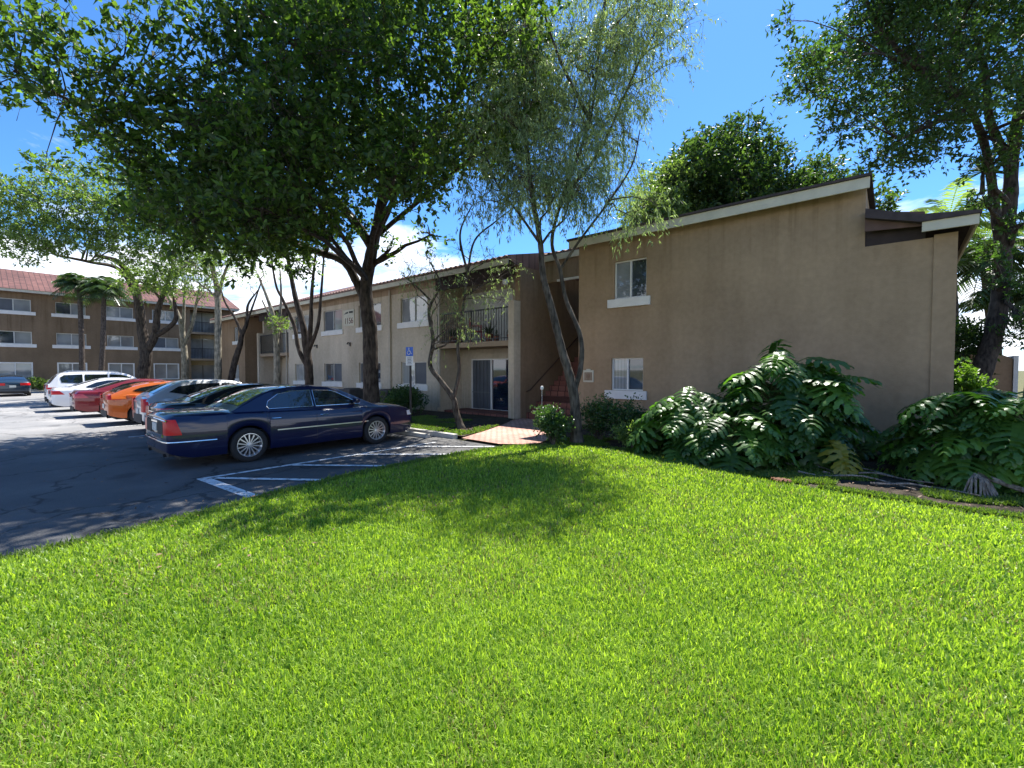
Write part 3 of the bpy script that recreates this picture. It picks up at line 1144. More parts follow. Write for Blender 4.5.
# back shell so daylight does not leak through
m = MB()
m.quad((-38.6, 22, -0.1), (-9.7, 22, -0.1), (-9.7, 22, 5.2), (-38.6, 22, 5.2))
m.quad((-13.7, 13.1, 0), (-13.7, 22, 0), (-13.7, 22, 5.2), (-13.7, 13.1, 5.2))
place(m.build('back_wall', M['wall_tan'], bld), BO)

# stair
m = MB()
n = 15
for k in range(n):
    y0 = 12.1 + k * .27
    z1 = 0.06 + (k + 1) * .176
    m.box(-9.69, -7.9, y0, y0 + .27 + (0.3 if k == n - 1 else 0), -0.02, z1)
m.box(-9.69, -7.31, 16.15, 21.9, 2.5, 2.7)
place(m.build('stair', M['step_red'], bld, bevel=0.012), BO)
m = MB()
m.tube([(-9.6, 12.0, 0.95), (-9.6, 12.2, 1.0), (-9.6, 16.1, 3.55)], .022, 8)
m.tube([(-7.93, 12.1, 0.95), (-7.93, 16.1, 3.55)], .022, 8)
for k in range(9):
    y = 12.2 + k * .48
    z = 0.1 + (y - 12.1) / .27 * .176
    m.tube([(-7.93, y, z), (-7.93, y, z + .92)], .011, 6)
place(m.build('handrail', M['rail_brown'], bld), BO)
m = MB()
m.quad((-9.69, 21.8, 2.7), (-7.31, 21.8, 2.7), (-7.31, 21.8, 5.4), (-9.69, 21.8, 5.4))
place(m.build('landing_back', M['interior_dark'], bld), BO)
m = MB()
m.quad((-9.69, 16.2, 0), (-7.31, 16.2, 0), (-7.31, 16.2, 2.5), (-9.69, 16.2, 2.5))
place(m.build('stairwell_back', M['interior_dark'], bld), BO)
m = MB()
m.box(-9.69, -7.31, 12.95, 13.1, 4.72, 5.5)
place(m.build('header_beam', M['wall_band'], bld), BO)
m = MB()
m.box(-9.0, -7.31, 12.9, 12.948, 4.70, 4.78)
place(m.build('header_trim', M['trim_white'], bld), BO)
m = MB()
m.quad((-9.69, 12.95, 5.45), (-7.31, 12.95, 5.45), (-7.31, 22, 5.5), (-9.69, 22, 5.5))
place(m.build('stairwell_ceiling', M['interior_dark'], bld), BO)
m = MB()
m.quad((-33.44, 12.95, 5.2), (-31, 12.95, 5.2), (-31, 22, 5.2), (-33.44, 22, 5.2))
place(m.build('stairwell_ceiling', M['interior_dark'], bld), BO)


# wing roof (tile) with fascia
def tile_roof(x0, x1, name='roof', y0=11.15, z0=5.30, yr=15.6, zr=6.30):
    m = MB()
    nx = max(2, int((x1 - x0) / 0.26))
    for k in range(nx):
        a = x0 + (x1 - x0) * k / nx
        b = x0 + (x1 - x0) * (k + 1) / nx
        c = (a + b) / 2
        # barrel courses
        for (p, q) in ((a, c), (c, b)):
            up0 = 0.0 if p == a else 0.05
            up1 = 0.05 if q == c else 0.0
            m.quad((p, y0, z0 + up0 + .06), (q, y0, z0 + up1 + .06), (q, yr, zr + up1 + .06), (p, yr, zr + up0 + .06))
            m.quad((p, y0, z0), (q, y0, z0), (q, y0, z0 + up1 + .06), (p, y0, z0 + up0 + .06))
    m.quad((x0, yr, zr + .1), (x1, yr, zr + .1), (x1, 22.4, 5.3), (x0, 22.4, 5.3))
    m.quad((x0, y0, z0), (x0, yr, zr), (x0, yr, zr + .1), (x0, y0, z0 + .1))
    m.poly([(x1, y0, z0), (x1, y0 + .45, z0 - .15), (x1, 22.4, 5.25), (x1, yr, zr + .1), (x1, y0, z0 + .1)])
    return place(m.build(name, M['tile_brown'], bld), BO)


tile_roof(-33.45, -9.71)
tile_roof(-38.9, -33.47, y0=11.15, z0=5.3, yr=15.6, zr=6.2)
tile_roof(-9.695, -7.52, y0=12.85, z0=5.62, yr=15.6, zr=6.25)
m = MB()
m.box(-38.95, -9.72, 11.17, 11.21, 5.12, 5.30)
m.box(-9.72, -7.31, 12.81, 12.85, 5.42, 5.62)
place(m.build('fascia', M['trim_cream'], bld, bevel=.006), BO)
m = MB()
m.box(-38.9, LBX0, 11.21, 11.6, 5.14, 5.17)
m.box(LBX1, BX0, 11.21, 11.585, 5.14, 5.17)
place(m.build('soffit', M['wall_band'], bld), BO)

# downspouts, leaf shade marks and a white lamp
for x in (-16.78, -13.55, -26.95):
    m = MB()
    m.box(x - .035, x + .035, YF - .085, YF - .015, 0.25, 5.1)
    m.box(x - .035, x + .035, YF - .2, YF - .015, 0.16, 0.25)
    for z in (1.2, 2.7, 4.2):
        m.box(x - .055, x + .055, YF - .09, YF - .003, z, z + .03)
    place(m.build('downspout', M['pipe'], bld), BO)
for x in (-20.1, -23.4, -18.6):  # dark lamp shapes added to stand in for leaf shade on the wall
    m = MB()
    m.box(x - .05, x + .05, YF - .05, YF - .003, 2.82, 3.0)
    m.tube([(x, YF - .05, 2.96), (x, YF - .14, 2.99), (x, YF - .16, 2.9)], [.025, .025, .05], 8)
    place(m.build('leaf_shade_or_lamp', M['frame_dark'], bld), BO)
m = MB()
m.lathe([(0.001, -.12), (.07, -.1), (.1, -.03), (.09, .05), (.04, .07), (0.001, .07)], 16, Matrix.Translation((-10.05, 11.42, 4.62)))
place(m.build('leaf_shade_or_lamp', M['sign_white'], bld, smooth=True), BO)


# text helper
def text_mesh(body, size, name, mat, parent, loc, rot, extr=0.004, align='CENTER'):
    cu = bpy.data.curves.new(name, 'FONT')
    cu.body = body
    cu.size = size
    cu.extrude = extr
    cu.align_x = align
    cu.align_y = 'CENTER'
    ob = bpy.data.objects.new(name + '_tmp', cu)
    COL.objects.link(ob)
    dg = bpy.context.evaluated_depsgraph_get()
    dg.update()
    me = bpy.data.meshes.new_from_object(ob.evaluated_get(dg))
    bpy.data.objects.remove(ob)
    me.materials.clear()
    me.materials.append(mat)
    o = bpy.data.objects.new(name, me)
    COL.objects.link(o)
    me.transform(Matrix.Translation(loc) @ Matrix.Rotation(rot[2], 4, 'Z') @ Matrix.Rotation(rot[0], 4, 'X'))
    if parent:
        o.parent = parent
    return o


# building number plaque (part of the wall)
def plaque(x0, x1, z0, z1, num, small):
    e = empty('number_sign', ((x0 + x1) / 2, YF, z0))
    org = Vector(e.location)
    xc = (x0 + x1) / 2
    m = MB()
    m.box(x0, x1, YF - .03, YF - .002, z0, z1)
    if small:
        m.box(xc - .07, xc + .07, YF - .03, YF - .002, z1, z1 + .035)
    place(m.build('board', M['trim_cream'], e, bevel=.005), org)
    if small:
        m = MB()
        m.box(x0 + .04, x1 - .04, YF - .036, YF - .031, z0 + .05, z1 - .06)
        place(m.build('plate', M['wall_band'], e), org)
        place(text_mesh(num, .15, 'number', M['number_red'], e, (xc, YF - .038, (z0 + z1) / 2), (PI / 2, 0, 0)), org)
    else:
        place(text_mesh(num, .40, 'number', M['number_red'], e, (xc, YF - .034, z0 + .24), (PI / 2, 0, 0)), org)
        m = MB()
        m.poly([(x0 + .12, YF - .034, z1 - .15), (x0 + .2, YF - .034, z1 - .17), (x0 + .38, YF - .034, z1 - .08), (x0 + .38, YF - .034, z1 - .17), (x0 + .1, YF - .034, z1 - .2)])
        m.box(xc + .04, x1 - .1, YF - .036, YF - .031, z1 - .17, z1 - .08)
        m.box(x0 + .2, xc - .05, YF - .036, YF - .031, z1 - .17, z1 - .11)
        place(m.build('arrow', M['ink_black'], e), org)
    return e


tag(plaque(-20.66, -19.70, 3.78, 4.56, '1156', False), 'cream number board reading 1156 high on the beige wall', 'sign')
tag(plaque(-7.12, -6.78, 1.33, 1.68, '11', True), 'small cream framed number plate on the brown wall right of the stair', 'sign')

# ------------------------------------------------------------------ three-storey building far left
XB = -53.6
b3 = empty('apartment_building', (XB, 4, 0))
O3 = Vector((XB, 4, 0))
tag(b3, 'three storey brown apartment block with red tiled roof across the car park', 'building')


def to_x(pts):
    return pts


m = MB()
cols = [(-6.9, -4.9), (-3.0, -1.0), (0.9, 2.85), (4.25, 6.1), (7.45, 9.3), (10.7, 12.7)]
lv = [(0.75, 2.28), (3.75, 4.75), (6.35, 7.32)]
H3 = 7.85
hs = []
for a, b in cols:
    for z0, z1 in lv:
        hs.append((a, b, z0, z1))
bay = (13.7, 16.4)
hs.append((bay[0], bay[1], 0.0, H3 - .25))
# build in local frame as an x-wall then turn to face +x
wall_x(m, 0, -14, 17.6, -0.1, H3, hs)
T3 = Matrix(((0, -1, 0, 0), (1, 0, 0, 0), (0, 0, 1, 0), (0, 0, 0, 1)))  # (x,y,z)->(-y, x, z): facing -y becomes facing +x


def turn(o):
    o.data.transform(T3)
    o.data.transform(Matrix.Translation(Vector((XB, 0, 0)) - O3))
    return o


turn(m.build('wall', M['wall_far'], b3))
zero = Vector((0, 0, 0))
gl = ['glass_dark', 'glass_blind', 'glass_curtain', 'glass_screen']
k = 0
for a, b in cols:
    for i, (z0, z1) in enumerate(lv):
        k += 1
        fr = MB()
        wf = .05 if i else .09
        ya, yb = .06, .11
        if i == 0:
            ya = -.03
        fr.box(a, b, ya, yb, z0, z0 + wf)
        fr.box(a, b, ya, yb, z1 - wf, z1)
        fr.box(a, a + wf, ya, yb, z0 + wf, z1 - wf)
        fr.box(b - wf, b, ya, yb, z0 + wf, z1 - wf)
        c = (a + b) / 2
        fr.box(c - .03, c + .03, ya, yb, z0 + wf, z1 - wf)
        w = turn(fr.build('window', M['trim_white' if i == 0 else 'frame_grey'], b3))
        for (p0, p1, g) in ((a + wf, c - .03, gl[(k * 7) % 4] if i or a < 5 else 'glass_curtain'), (c + .03, b - wf, gl[(k * 5 + 1) % 3] if i else 'glass_curtain')):
            p = MB()
            p.quad((p0, .1, z0 + wf), (p1, .1, z0 + wf), (p1, .1, z1 - wf), (p0, .1, z1 - wf))
            turn(p.build('pane', M[g], w))
        if i:
            s = MB()
            s.box(a - .25, b + .25, -.07, .001, z0 - .27, z0 - .003)
            turn(s.build('sill', M['trim_white'], w))
# balcony stack
m = MB()
wall_x(m, 1.4, bay[0], bay[1], 0, H3 - .25, [])
m.quad((bay[0], 0.12, 0), (bay[0], 1.4, 0), (bay[0], 1.4, H3), (bay[0], .12, H3))
m.quad((bay[1], 0.12, 0), (bay[1], 1.4, 0), (bay[1], 1.4, H3), (bay[1], .12, H3))
turn(m.build('recessed_wall', M['wall_beige'], b3))
for i, z in enumerate((0.1, 2.8, 5.45)):
    if i:
        s = MB()
        s.box(bay[0], bay[1], -.08, 1.4, z - .2, z)
        turn(s.build('balcony_slab', M['wall_band'], b3))
        r = MB()
        r.box(bay[0], bay[1], 0, .04, z + .98, z + 1.03)
        for q in range(22):
            xx = bay[0] + .04 + q * (bay[1] - bay[0] - .08) / 21
            r.box(xx - .012, xx + .012, .01, .034, z, z + 1)
        turn(r.build('railing', M['black_metal'], b3))
    d = MB()
    d.box(bay[0] + .3, bay[1] - .3, 1.33, 1.38, z, z + 2.05)
    dd = turn(d.build('sliding_door', M['glass_curtain' if i != 0 else 'glass_blind'], b3))
    d = MB()
    d.box((bay[0] + bay[1]) / 2 - .04, (bay[0] + bay[1]) / 2 + .04, 1.3, 1.325, z, z + 2.05)
    turn(d.build('frame', M['frame_dark'], dd))
m = MB()
m.box(-14.2, 17.9, -.55, -.5, H3 - .02, H3 + .2)
turn(m.build('fascia', M['trim_cream'], b3))
m = MB()
m.v += [(-14.4, -.6, H3 + .2), (18.0, -.6, H3 + .2), (18, 5.2, H3 + 2.5), (-14.4, 5.2, H3 + 2.5), (18, 11, H3 + .2), (-14.4, 11, H3 + .2), (-14.4, 0, H3), (18, 0, H3)]
m.f += [(0, 1, 2, 3), (3, 2, 4, 5), (1, 7, 4, 2), (6, 7, 1, 0)]
turn(m.build('roof', M['tile_red'], b3))
m = MB()
m.box(-14, 17.6, .15, 10.5, -0.1, H3 - .05)
o = turn(m.build('wall_back', M['wall_far'], b3))
# keep the back shell out of the window recesses
o.data.transform(Matrix.Translation((-1.4, 0, 0)))

# red gabled roof house seen over the far left wing
hx = empty('apartment_building', (-50, 28, 0))
OH = Vector((-50, 28, 0))
tag(hx, 'building with a red tiled hip roof rising behind the far left wing', 'building')
m = MB()
m.box(-57, -40, 20, 34, 0, 8.0)
place(m.build('wall', M['wall_far'], hx), OH)
m = MB()
m.v += [(-57.5, 19.5, 8.0), (-39.5, 19.5, 8.0), (-39.5, 34.5, 8.0), (-57.5, 34.5, 8.0), (-52, 27, 10.9), (-45, 27, 10.9)]
m.f += [(0, 1, 5, 4), (1, 2, 5), (2, 3, 4, 5), (3, 0, 4)]
place(m.build('roof', M['tile_red'], hx), OH)
m = MB()
m.box(-57.6, -39.4, 19.38, 19.48, 7.8, 8.02)
m.box(-39.48, -39.38, 19.5, 34.5, 7.8, 8.02)
place(m.build('fascia', M['trim_cream'], hx), OH)

# ------------------------------------------------------------------ things behind on the right
gw = empty('garden_shed', (3.6, 20, 0))
m = MB()
m.v += [(0.8, 24.5, 0), (3.1, 24.5, 0), (3.1, 24.5, 2.1), (2.6, 24.5, 2.36), (0.8, 24.5, 2.42), (0.8, 28, 0), (3.1, 28, 0), (3.1, 28, 2.1), (2.6, 28, 2.36), (0.8, 28, 2.42)]
m.f += [(0, 1, 2, 3, 4), (5, 9, 8, 7, 6), (0, 5, 6, 1), (1, 6, 7, 2), (2, 7, 8, 3), (3, 8, 9, 4), (4, 9, 5, 0)]
place(m.build('wall', M['wall_tan'], gw), Vector((3.6, 20, 0)))
m = MB()
m.box(3.12, 3.24, 24.44, 28, 0, 2.2)
place(m.build('corner_post', M['trim_white'], gw), Vector((3.6, 20, 0)))
tag(gw, 'low tan outbuilding with sloping top behind the big right hand tree', 'outbuilding')
wb = empty('apartment_building', (28, 75, 0))
OW = Vector((28, 75, 0))
m = MB()
m.box(18, 50, 72, 90, 0, 9.5)
place(m.build('wall', M['wall_white'], wb), OW)
m = MB()
m.box(17.7, 50.3, 71.7, 90.3, 9.5, 10.0)
place(m.build('roof', M['trim_cream'], wb), OW)
for k in range(6):
    for z in (1.2, 4.2, 7.2):
        m = MB()
        m.box(19.5 + k * 5, 21.7 + k * 5, 71.94, 71.99, z, z + 1.4)
        w = place(m.build('window', M['glass_dark'], wb), OW)
tag(wb, 'distant white building seen past the trees at the right edge', 'building')


# ------------------------------------------------------------------ plants and trees
def leaf_quads(C, Dr, Nn, L, W, fold=0.18, droop=0.0):
    """C base points, Dr unit direction, Nn approx normal -> folded diamond leaves of two quads-tris"""
    n = len(C)
    S = np.cross(Dr, Nn)
    S /= np.linalg.norm(S, axis=1, keepdims=True) + 1e-9
    U = np.cross(S, Dr)
    L = L[:, None]
    W = W[:, None]
    mid = C + Dr * L * 0.45 
    tip = C + Dr * L + np.array([[0, 0, -1]]) * droop * L
    V = np.empty((n, 4, 3))
    V[:, 0] = C
    V[:, 1] = mid + S * W * .5 + U * W * fold
    V[:, 2] = tip
    V[:, 3] = mid - S * W * .5 + U * W * fold
    b = np.arange(n)[:, None] * 4
    F_ = np.concatenate([b + np.array([[0, 1, 2]]), b + np.array([[0, 2, 3]])], 0)
    return V.reshape(-1, 3), F_


def unit(a):
    return a / (np.linalg.norm(a, axis=1, keepdims=True) + 1e-9)


def crown_arrays(clumps, twigs_per, leaves_per, L, W, hang=0.0, spread=0.32, tw=0.012, tint_sd=0.2, flat=0.75):
    """clumps: (centre, radius, weight). each clump is many twigs that each carry leaves"""
    tC, tD, tL = [], [], []
    tT = []
    for c, r, wgt in clumps:
        n = max(4, int(twigs_per * wgt))
        d = unit(RS.randn(n, 3))
        rad = r * RS.uniform(0.12, 1.0, n) ** 0.45
        # lumpy outline
        lump = 1 + 0.22 * np.sin(d[:, 0] * 5 + c[0]) * np.cos(d[:, 1] * 4 + c[1]) + 0.12 * RS.randn(n)
        p = d * (rad * lump)[:, None]
        p[:, 2] *= flat
        base = np.array(c)[None] + p
        dirn = unit(d * 0.8 + RS.randn(n, 3) * 0.5 + np.array([[0, 0, 0.25 - hang]]))
        tC.append(base)
        tD.append(dirn)
        tL.append(np.full(n, spread) * RS.uniform(.6, 1.4, n))
        tT.append(np.full(n, RS.uniform(-.12, .12)) + RS.normal(0, .08, n))
    tC = np.concatenate(tC)
    tD = np.concatenate(tD)
    tL = np.concatenate(tL)
    tT = np.concatenate(tT)
    n = len(tC)
    k = leaves_per
    s = RS.uniform(0.0, 1, (n, k))
    C = tC[:, None] + tD[:, None] * (s * tL[:, None])[..., None] - np.array([0, 0, 1]) * (hang * 0.5 * (s ** 2) * tL[:, None])[..., None]
    C = C + RS.randn(n, k, 3) * 0.018
    D_ = unit((tD[:, None] * 0.55 + RS.randn(n, k, 3) * (0.75 - .4 * hang) + np.array([0, 0, -hang * 1.5])).reshape(-1, 3))
    Nn = unit(RS.randn(n * k, 3) * 1.0 + np.array([[0, 0, 1.0]]))
    LL = L * RS.uniform(.5, 1.45, n * k)
    WW = W * RS.uniform(.7, 1.25, n * k)
    V, Fc = leaf_quads(C.reshape(-1, 3), D_, Nn, LL, WW, droop=hang * .15)
    tint = np.repeat(np.clip(0.42 + np.repeat(tT, k) + RS.normal(0, tint_sd, n * k), 0, 1), 4)
    return V, Fc, tint, tC, tD, tL


def twig_tris(tC, tD, tL, w):
    n = len(tC)
    S = unit(np.cross(tD, RS.randn(n, 3))) * w
    S2 = unit(np.cross(tD, S)) * w
    e = tC + tD * tL[:, None]
    b0 = tC - tD * 0.25
    V = np.empty((n, 5, 3))
    V[:, 0] = b0 + S
    V[:, 1] = b0 - S * .5 + S2 * .8
    V[:, 2] = b0 - S * .5 - S2 * .8
    V[:, 3] = e
    V[:, 4] = e
    b = np.arange(n)[:, None] * 5
    F_ = np.concatenate([b + np.array([[0, 1, 3]]), b + np.array([[1, 2, 3]]), b + np.array([[2, 0, 3]])], 0)
    return V.reshape(-1, 3), F_


def bezier(a, b, bend, n=7, sag=0):
    a = Vector(a); b = Vector(b)
    m_ = (a + b) / 2 + Vector(bend)
    out = []
    for i in range(n):
        t = i / (n - 1)
        out.append(a * (1 - t) ** 2 + m_ * 2 * t * (1 - t) + b * t * t)
    return out


def wobble(pts, amp, seed=0):
    r = random.Random(seed)
    out = [Vector(pts[0])]
    for p in pts[1:-1]:
        out.append(Vector(p) + Vector((r.uniform(-amp, amp), r.uniform(-amp, amp), r.uniform(-amp, amp) * .5)))
    out.append(Vector(pts[-1]))
    return out


def smooth_path(pts, n=4):
    """catmull-rom through given points"""
    P_ = [Vector(p) for p in pts]
    P_ = [P_[0] * 2 - P_[1]] + P_ + [P_[-1] * 2 - P_[-2]]
    out = []
    for i in range(1, len(P_) - 2):
        for k in range(n):
            t = k / n
            a, b, c, d = P_[i - 1], P_[i], P_[i + 1], P_[i + 2]
            out.append(0.5 * ((2 * b) + (c - a) * t + (2 * a - 5 * b + 4 * c - d) * t * t + (3 * b - a - 3 * c + d) * t ** 3))
    out.append(P_[-2])
    return out


def limb(m, pts, r0, r1, n=8, sides=9, flare=0.0, seed=1):
    sp = smooth_path(pts, n)
    k = len(sp)
    rr = []
    rg = random.Random(seed)
    for i in range(k):
        t = i / (k - 1)
        r = r0 * (1 - t) ** 0.8 + r1 * (1 - (1 - t) ** 0.8)
        r *= 1 + rg.uniform(-.06, .06)
        if flare and t < .12:
            r *= 1 + flare * (1 - t / .12) ** 2
        rr.append(r)
    m.tube(sp, rr, sides)
    return sp


def tree(name, label, cat, base, limbs, clumps, twigs, leaves, L, W, bark_m, leaf_m, hang=0, spread=.32, group=None, flat=.75, auto=True, tw=.006, extra=0, tint_sd=.2):
    e = empty(name, base)
    b = Vector(base)
    m = MB()
    ends = []
    for (pts, r0, r1, fl) in limbs:
        sp = limb(m, pts, r0, r1, flare=fl, seed=len(ends))
        ends.append((sp, r0, r1))
    if auto:
        # every clump gets a branch from the nearest point of a limb
        rg = random.Random(3)
        allp = [(p, r0 + (r1 - r0) * i / len(sp)) for sp, r0, r1 in ends for i, p in enumerate(sp) if i > len(sp) * .45]
        for c, r, wgt in clumps:
            c = Vector(c)
            lower = [q for q in allp if q[0].z < c.z + 1.0] or allp
            p, rr = min(lower, key=lambda q: (q[0] - c).length + .6 * max(0, q[0].z - c.z + .8))
            if (p - c).length < .2:
                continue
            path = bezier(p, c, (rg.uniform(-.3, .3), rg.uniform(-.3, .3), rg.uniform(.0, .4) * (1 - hang)), 6)
            path = wobble(path, .07, rg.random())
            r0 = max(.018, min(rr * .62, .10))
            m.tube(path, [r0 * (1 - .75 * i / 5) for i in range(6)], 6)
            for q in range(5):
                d = Vector((rg.gauss(0, 1), rg.gauss(0, 1), rg.gauss(.3, .7))).normalized()
                st = path[rg.randint(3, 5)]
                m.tube(wobble(bezier(st, c + d * r * .8, (0, 0, .1), 4), .05, rg.random()), [r0 * .35, r0 * .25, r0 * .16, r0 * .07], 4)
    tr = m.build('trunk', bark_m, e, smooth=True, angle=60)
    place(tr, b)
    V, Fc, tint, tC, tD, tL = crown_arrays([(tuple(c), r, w) for c, r, w in clumps], twigs, leaves, L, W, hang, spread, tint_sd=tint_sd, flat=flat)
    V2, F2 = twig_tris(tC, tD, tL, tw)
    V = V - np.array(b)[None]
    V2 = V2 - np.array(b)[None]
    cr = mk('crown', V, Fc, leaf_m, e, tint=tint)
    tg = mk('twigs', V2, F2, bark_m, e)
    tag(e, label, cat, group)
    return e


def A(px, py, Z):
    return at(px, py, Z)


def fill(outline, z0, z1, n, r, seed, dome=None):
    """scatter clump centres inside a picture-plane outline between two depths"""
    rg = random.Random(seed)
    poly = np.array(outline, float)
    x0, y0 = poly.min(0)
    x1, y1 = poly.max(0)
    out = []
    tries = 0
    while len(out) < n and tries < 20000:
        tries += 1
        px, py = rg.uniform(x0, x1), rg.uniform(y0, y1)
        if not inside(np.array([px]), np.array([py]), poly)[0]:
            continue
        Z = rg.uniform(z0, z1)
        c = at(px, py, Z)
        rr = r * rg.uniform(.75, 1.25)
        if any((c - q[0]).length < (rr + q[1]) * .42 for q in out):
            if tries < 12000:
                continue
        out.append((c, rr, (rr / r) ** 2))
    return out


# --- the big dark shade tree behind the navy sedan
OB = gnd(373, 405, 0.07) if False else at(372, 411, 16.2)
OB.z = 0.05
oZ = 16.2
trunk_pts = [OB, A(371, 380, oZ), A(370, 330, oZ), A(366, 290, oZ), A(372, 250, oZ - .1), A(382, 200, oZ - .5), A(384, 140, oZ - 1), A(376, 70, oZ - 1.5)]
oak_limbs = [
    (trunk_pts, .30, .10, .25),
    ([A(367, 305, oZ), A(358, 285, oZ), A(344, 262, oZ - .2), A(318, 252, oZ - .6), A(285, 240, oZ - 1.2), A(240, 215, oZ - 2.2)], .17, .06, 0),
    ([A(373, 248, oZ), A(345, 210, oZ - 1), A(300, 170, oZ - 2), A(240, 120, oZ - 3.4), A(170, 90, oZ - 4.5)], .17, .05, 0),
    ([A(382, 200, oZ), A(420, 160, oZ - 1), A(450, 110, oZ - 2.2), A(470, 50, oZ - 3)], .15, .04, 0),
    ([A(383, 150, oZ - 1), A(350, 100, oZ - 2.5), A(300, 50, oZ - 4), A(250, 0, oZ - 5)], .14, .04, 0),
    ([A(240, 120, oZ - 3.4), A(160, 120, oZ - 5), A(90, 108, oZ - 6.4), A(20, 75, oZ - 7)], .07, .015, 0),
    ([A(376, 90, oZ - 1.4), A(380, 20, oZ - 3), A(400, -60, oZ - 4.5)], .10, .03, 0),
]
o1 = [(185, 215), (180, 165), (215, 110), (270, 50), (290, -90), (470, -90), (505, 30), (525, 110), (510, 165), (470, 190), (420, 185), (395, 205), (350, 205), (300, 235), (240, 240), (190, 235)]
oak_c = fill(o1, 9.2, 15.0, 58, 1.08, 5)
oak_c += fill([(150, 255), (110, 170), (170, 120), (400, 110), (480, 140), (470, 185), (400, 180), (340, 200), (290, 255)], 10.5, 15.5, 16, 1.05, 6)
# lighter, looser sprays reaching out to the upper left
for (px, py, Z, r, w) in [(5, 15, 9, .45, .16), (30, 28, 9, .42, .16), (55, 45, 9, .42, .18), (80, 62, 9.2, .42, .18), (105, 80, 9.4, .45, .22), (10, 70, 9, .42, .16),
                          (35, 88, 9, .42, .18), (62, 102, 9.2, .42, .18), (90, 118, 9.5, .45, .22), (125, 105, 9.6, .5, .3), (150, 90, 9.6, .45, .25), (140, 20, 9, .35, .12), (120, 38, 9, .3, .10), (165, 50, 9.2, .32, .12),
                          (-20, 40, 9, .5, .2), (-20, 90, 9, .5, .2), (115, 135, 9.8, .5, .28), (140, 160, 10, .55, .35), (65, 10, 8.8, .35, .12), (215, 25, 9.4, .5, .25), (225, 60, 9.6, .5, .3), (190, 85, 9.6, .5, .3), (165, 120, 9.8, .55, .4), (240, 10, 9.4, .5, .3), (150, 190, 10.4, .55, .4), (135, 215, 11, .4, .2), (170, 0, 9.2, .35, .15),
                          (480, 30, 11.5, .6, .35), (500, 70, 12, .6, .35), (515, 25, 11.5, .35, .12), (390, 250, 15.5, .4, .12), (430, 235, 15, .5, .15), (300, 270, 15, .5, .2), (45, 170, 11, .3, .08)]:
    oak_c.append((A(px, py, Z), r, w))
tree('shade_tree', 'huge dark crowned shade tree with thick forked trunk behind the navy sedan', 'tree', OB, oak_limbs, oak_c, 116, 9, .155, .088,
     M['bark_dark'], M['leaf_oak'], spread=.34, tw=.006, tint_sd=.28)

# --- willow-like tree in front of the stair
WB = gnd(577, 444, 0.03)
wZ = (Vector((WB.x, WB.y, 0))).dot(Vector((-math.sin(YAW), math.cos(YAW), 0)))
wl = [
    ([WB, A(576, 420, wZ), A(574, 395, wZ), A(568, 370, wZ), A(562, 350, wZ), A(552, 310, wZ), A(543, 275, wZ), A(540, 240, wZ), A(530, 180, wZ), A(525, 110, wZ), A(520, 30, wZ)], .128, .018, .35),
    ([A(574, 392, wZ), A(581, 365, wZ + .05), A(580, 335, wZ + .1), A(566, 300, wZ + .2), A(560, 270, wZ + .2), A(552, 240, wZ + .2), A(565, 190, wZ), A(590, 120, wZ), A(600, 40, wZ), A(610, -50, wZ)], .062, .015, 0),
    ([A(561, 268, wZ + .2), A(580, 240, wZ), A(610, 200, wZ - .3), A(632, 165, wZ - .5), A(640, 130, wZ - .5)], .032, .010, 0),
    ([A(541, 245, wZ), A(520, 215, wZ + .3), A(495, 180, wZ + .4), A(480, 130, wZ + .4)], .035, .010, 0),
    ([A(560, 200, wZ), A(600, 150, wZ + .5), A(640, 60, wZ + .5), A(670, 10, wZ + .5)], .04, .015, 0),
    ([A(590, 120, wZ), A(560, 60, wZ - .6), A(540, 0, wZ - .8)], .04, .015, 0),
]
wo = [(480, 175), (510, 60), (530, -60), (665, -60), (680, 30), (665, 75), (635, 105), (625, 165), (605, 185), (560, 195), (510, 205)]
wc = fill(wo, 9.0, 11.6, 50, .62, 15)
wc += [(A(470, 170, 10.4), .45, .35), (A(465, 130, 10.4), .4, .3), (A(485, 100, 10.4), .45, .35), (A(472, 205, 10.5), .35, .25)]
wc += fill([(500, 200), (490, 150), (520, 90), (600, 90), (625, 130), (625, 190), (560, 200)], 9.2, 11.2, 14, .6, 16)
for (px, py, Z, r, w) in [(640, 225, 9.7, .35, .25), (655, 205, 9.8, .35, .25), (610, 225, 9.9, .35, .2), (690, 20, 10, .35, .25), (680, 60, 10, .3, .2), (482, 195, 10.8, .4, .25), (500, 215, 10.8, .35, .2)]:
    wc.append((A(px, py, Z), r, w))
tree('weeping_tree', 'tall feathery tree with two leaning stems and fine hanging leaves at the stair entrance', 'tree', WB, wl, wc, 62, 16, .105, .022,
     M['bark_grey'], M['leaf_willow'], hang=.62, spread=.42, tw=.004, flat=1.0)

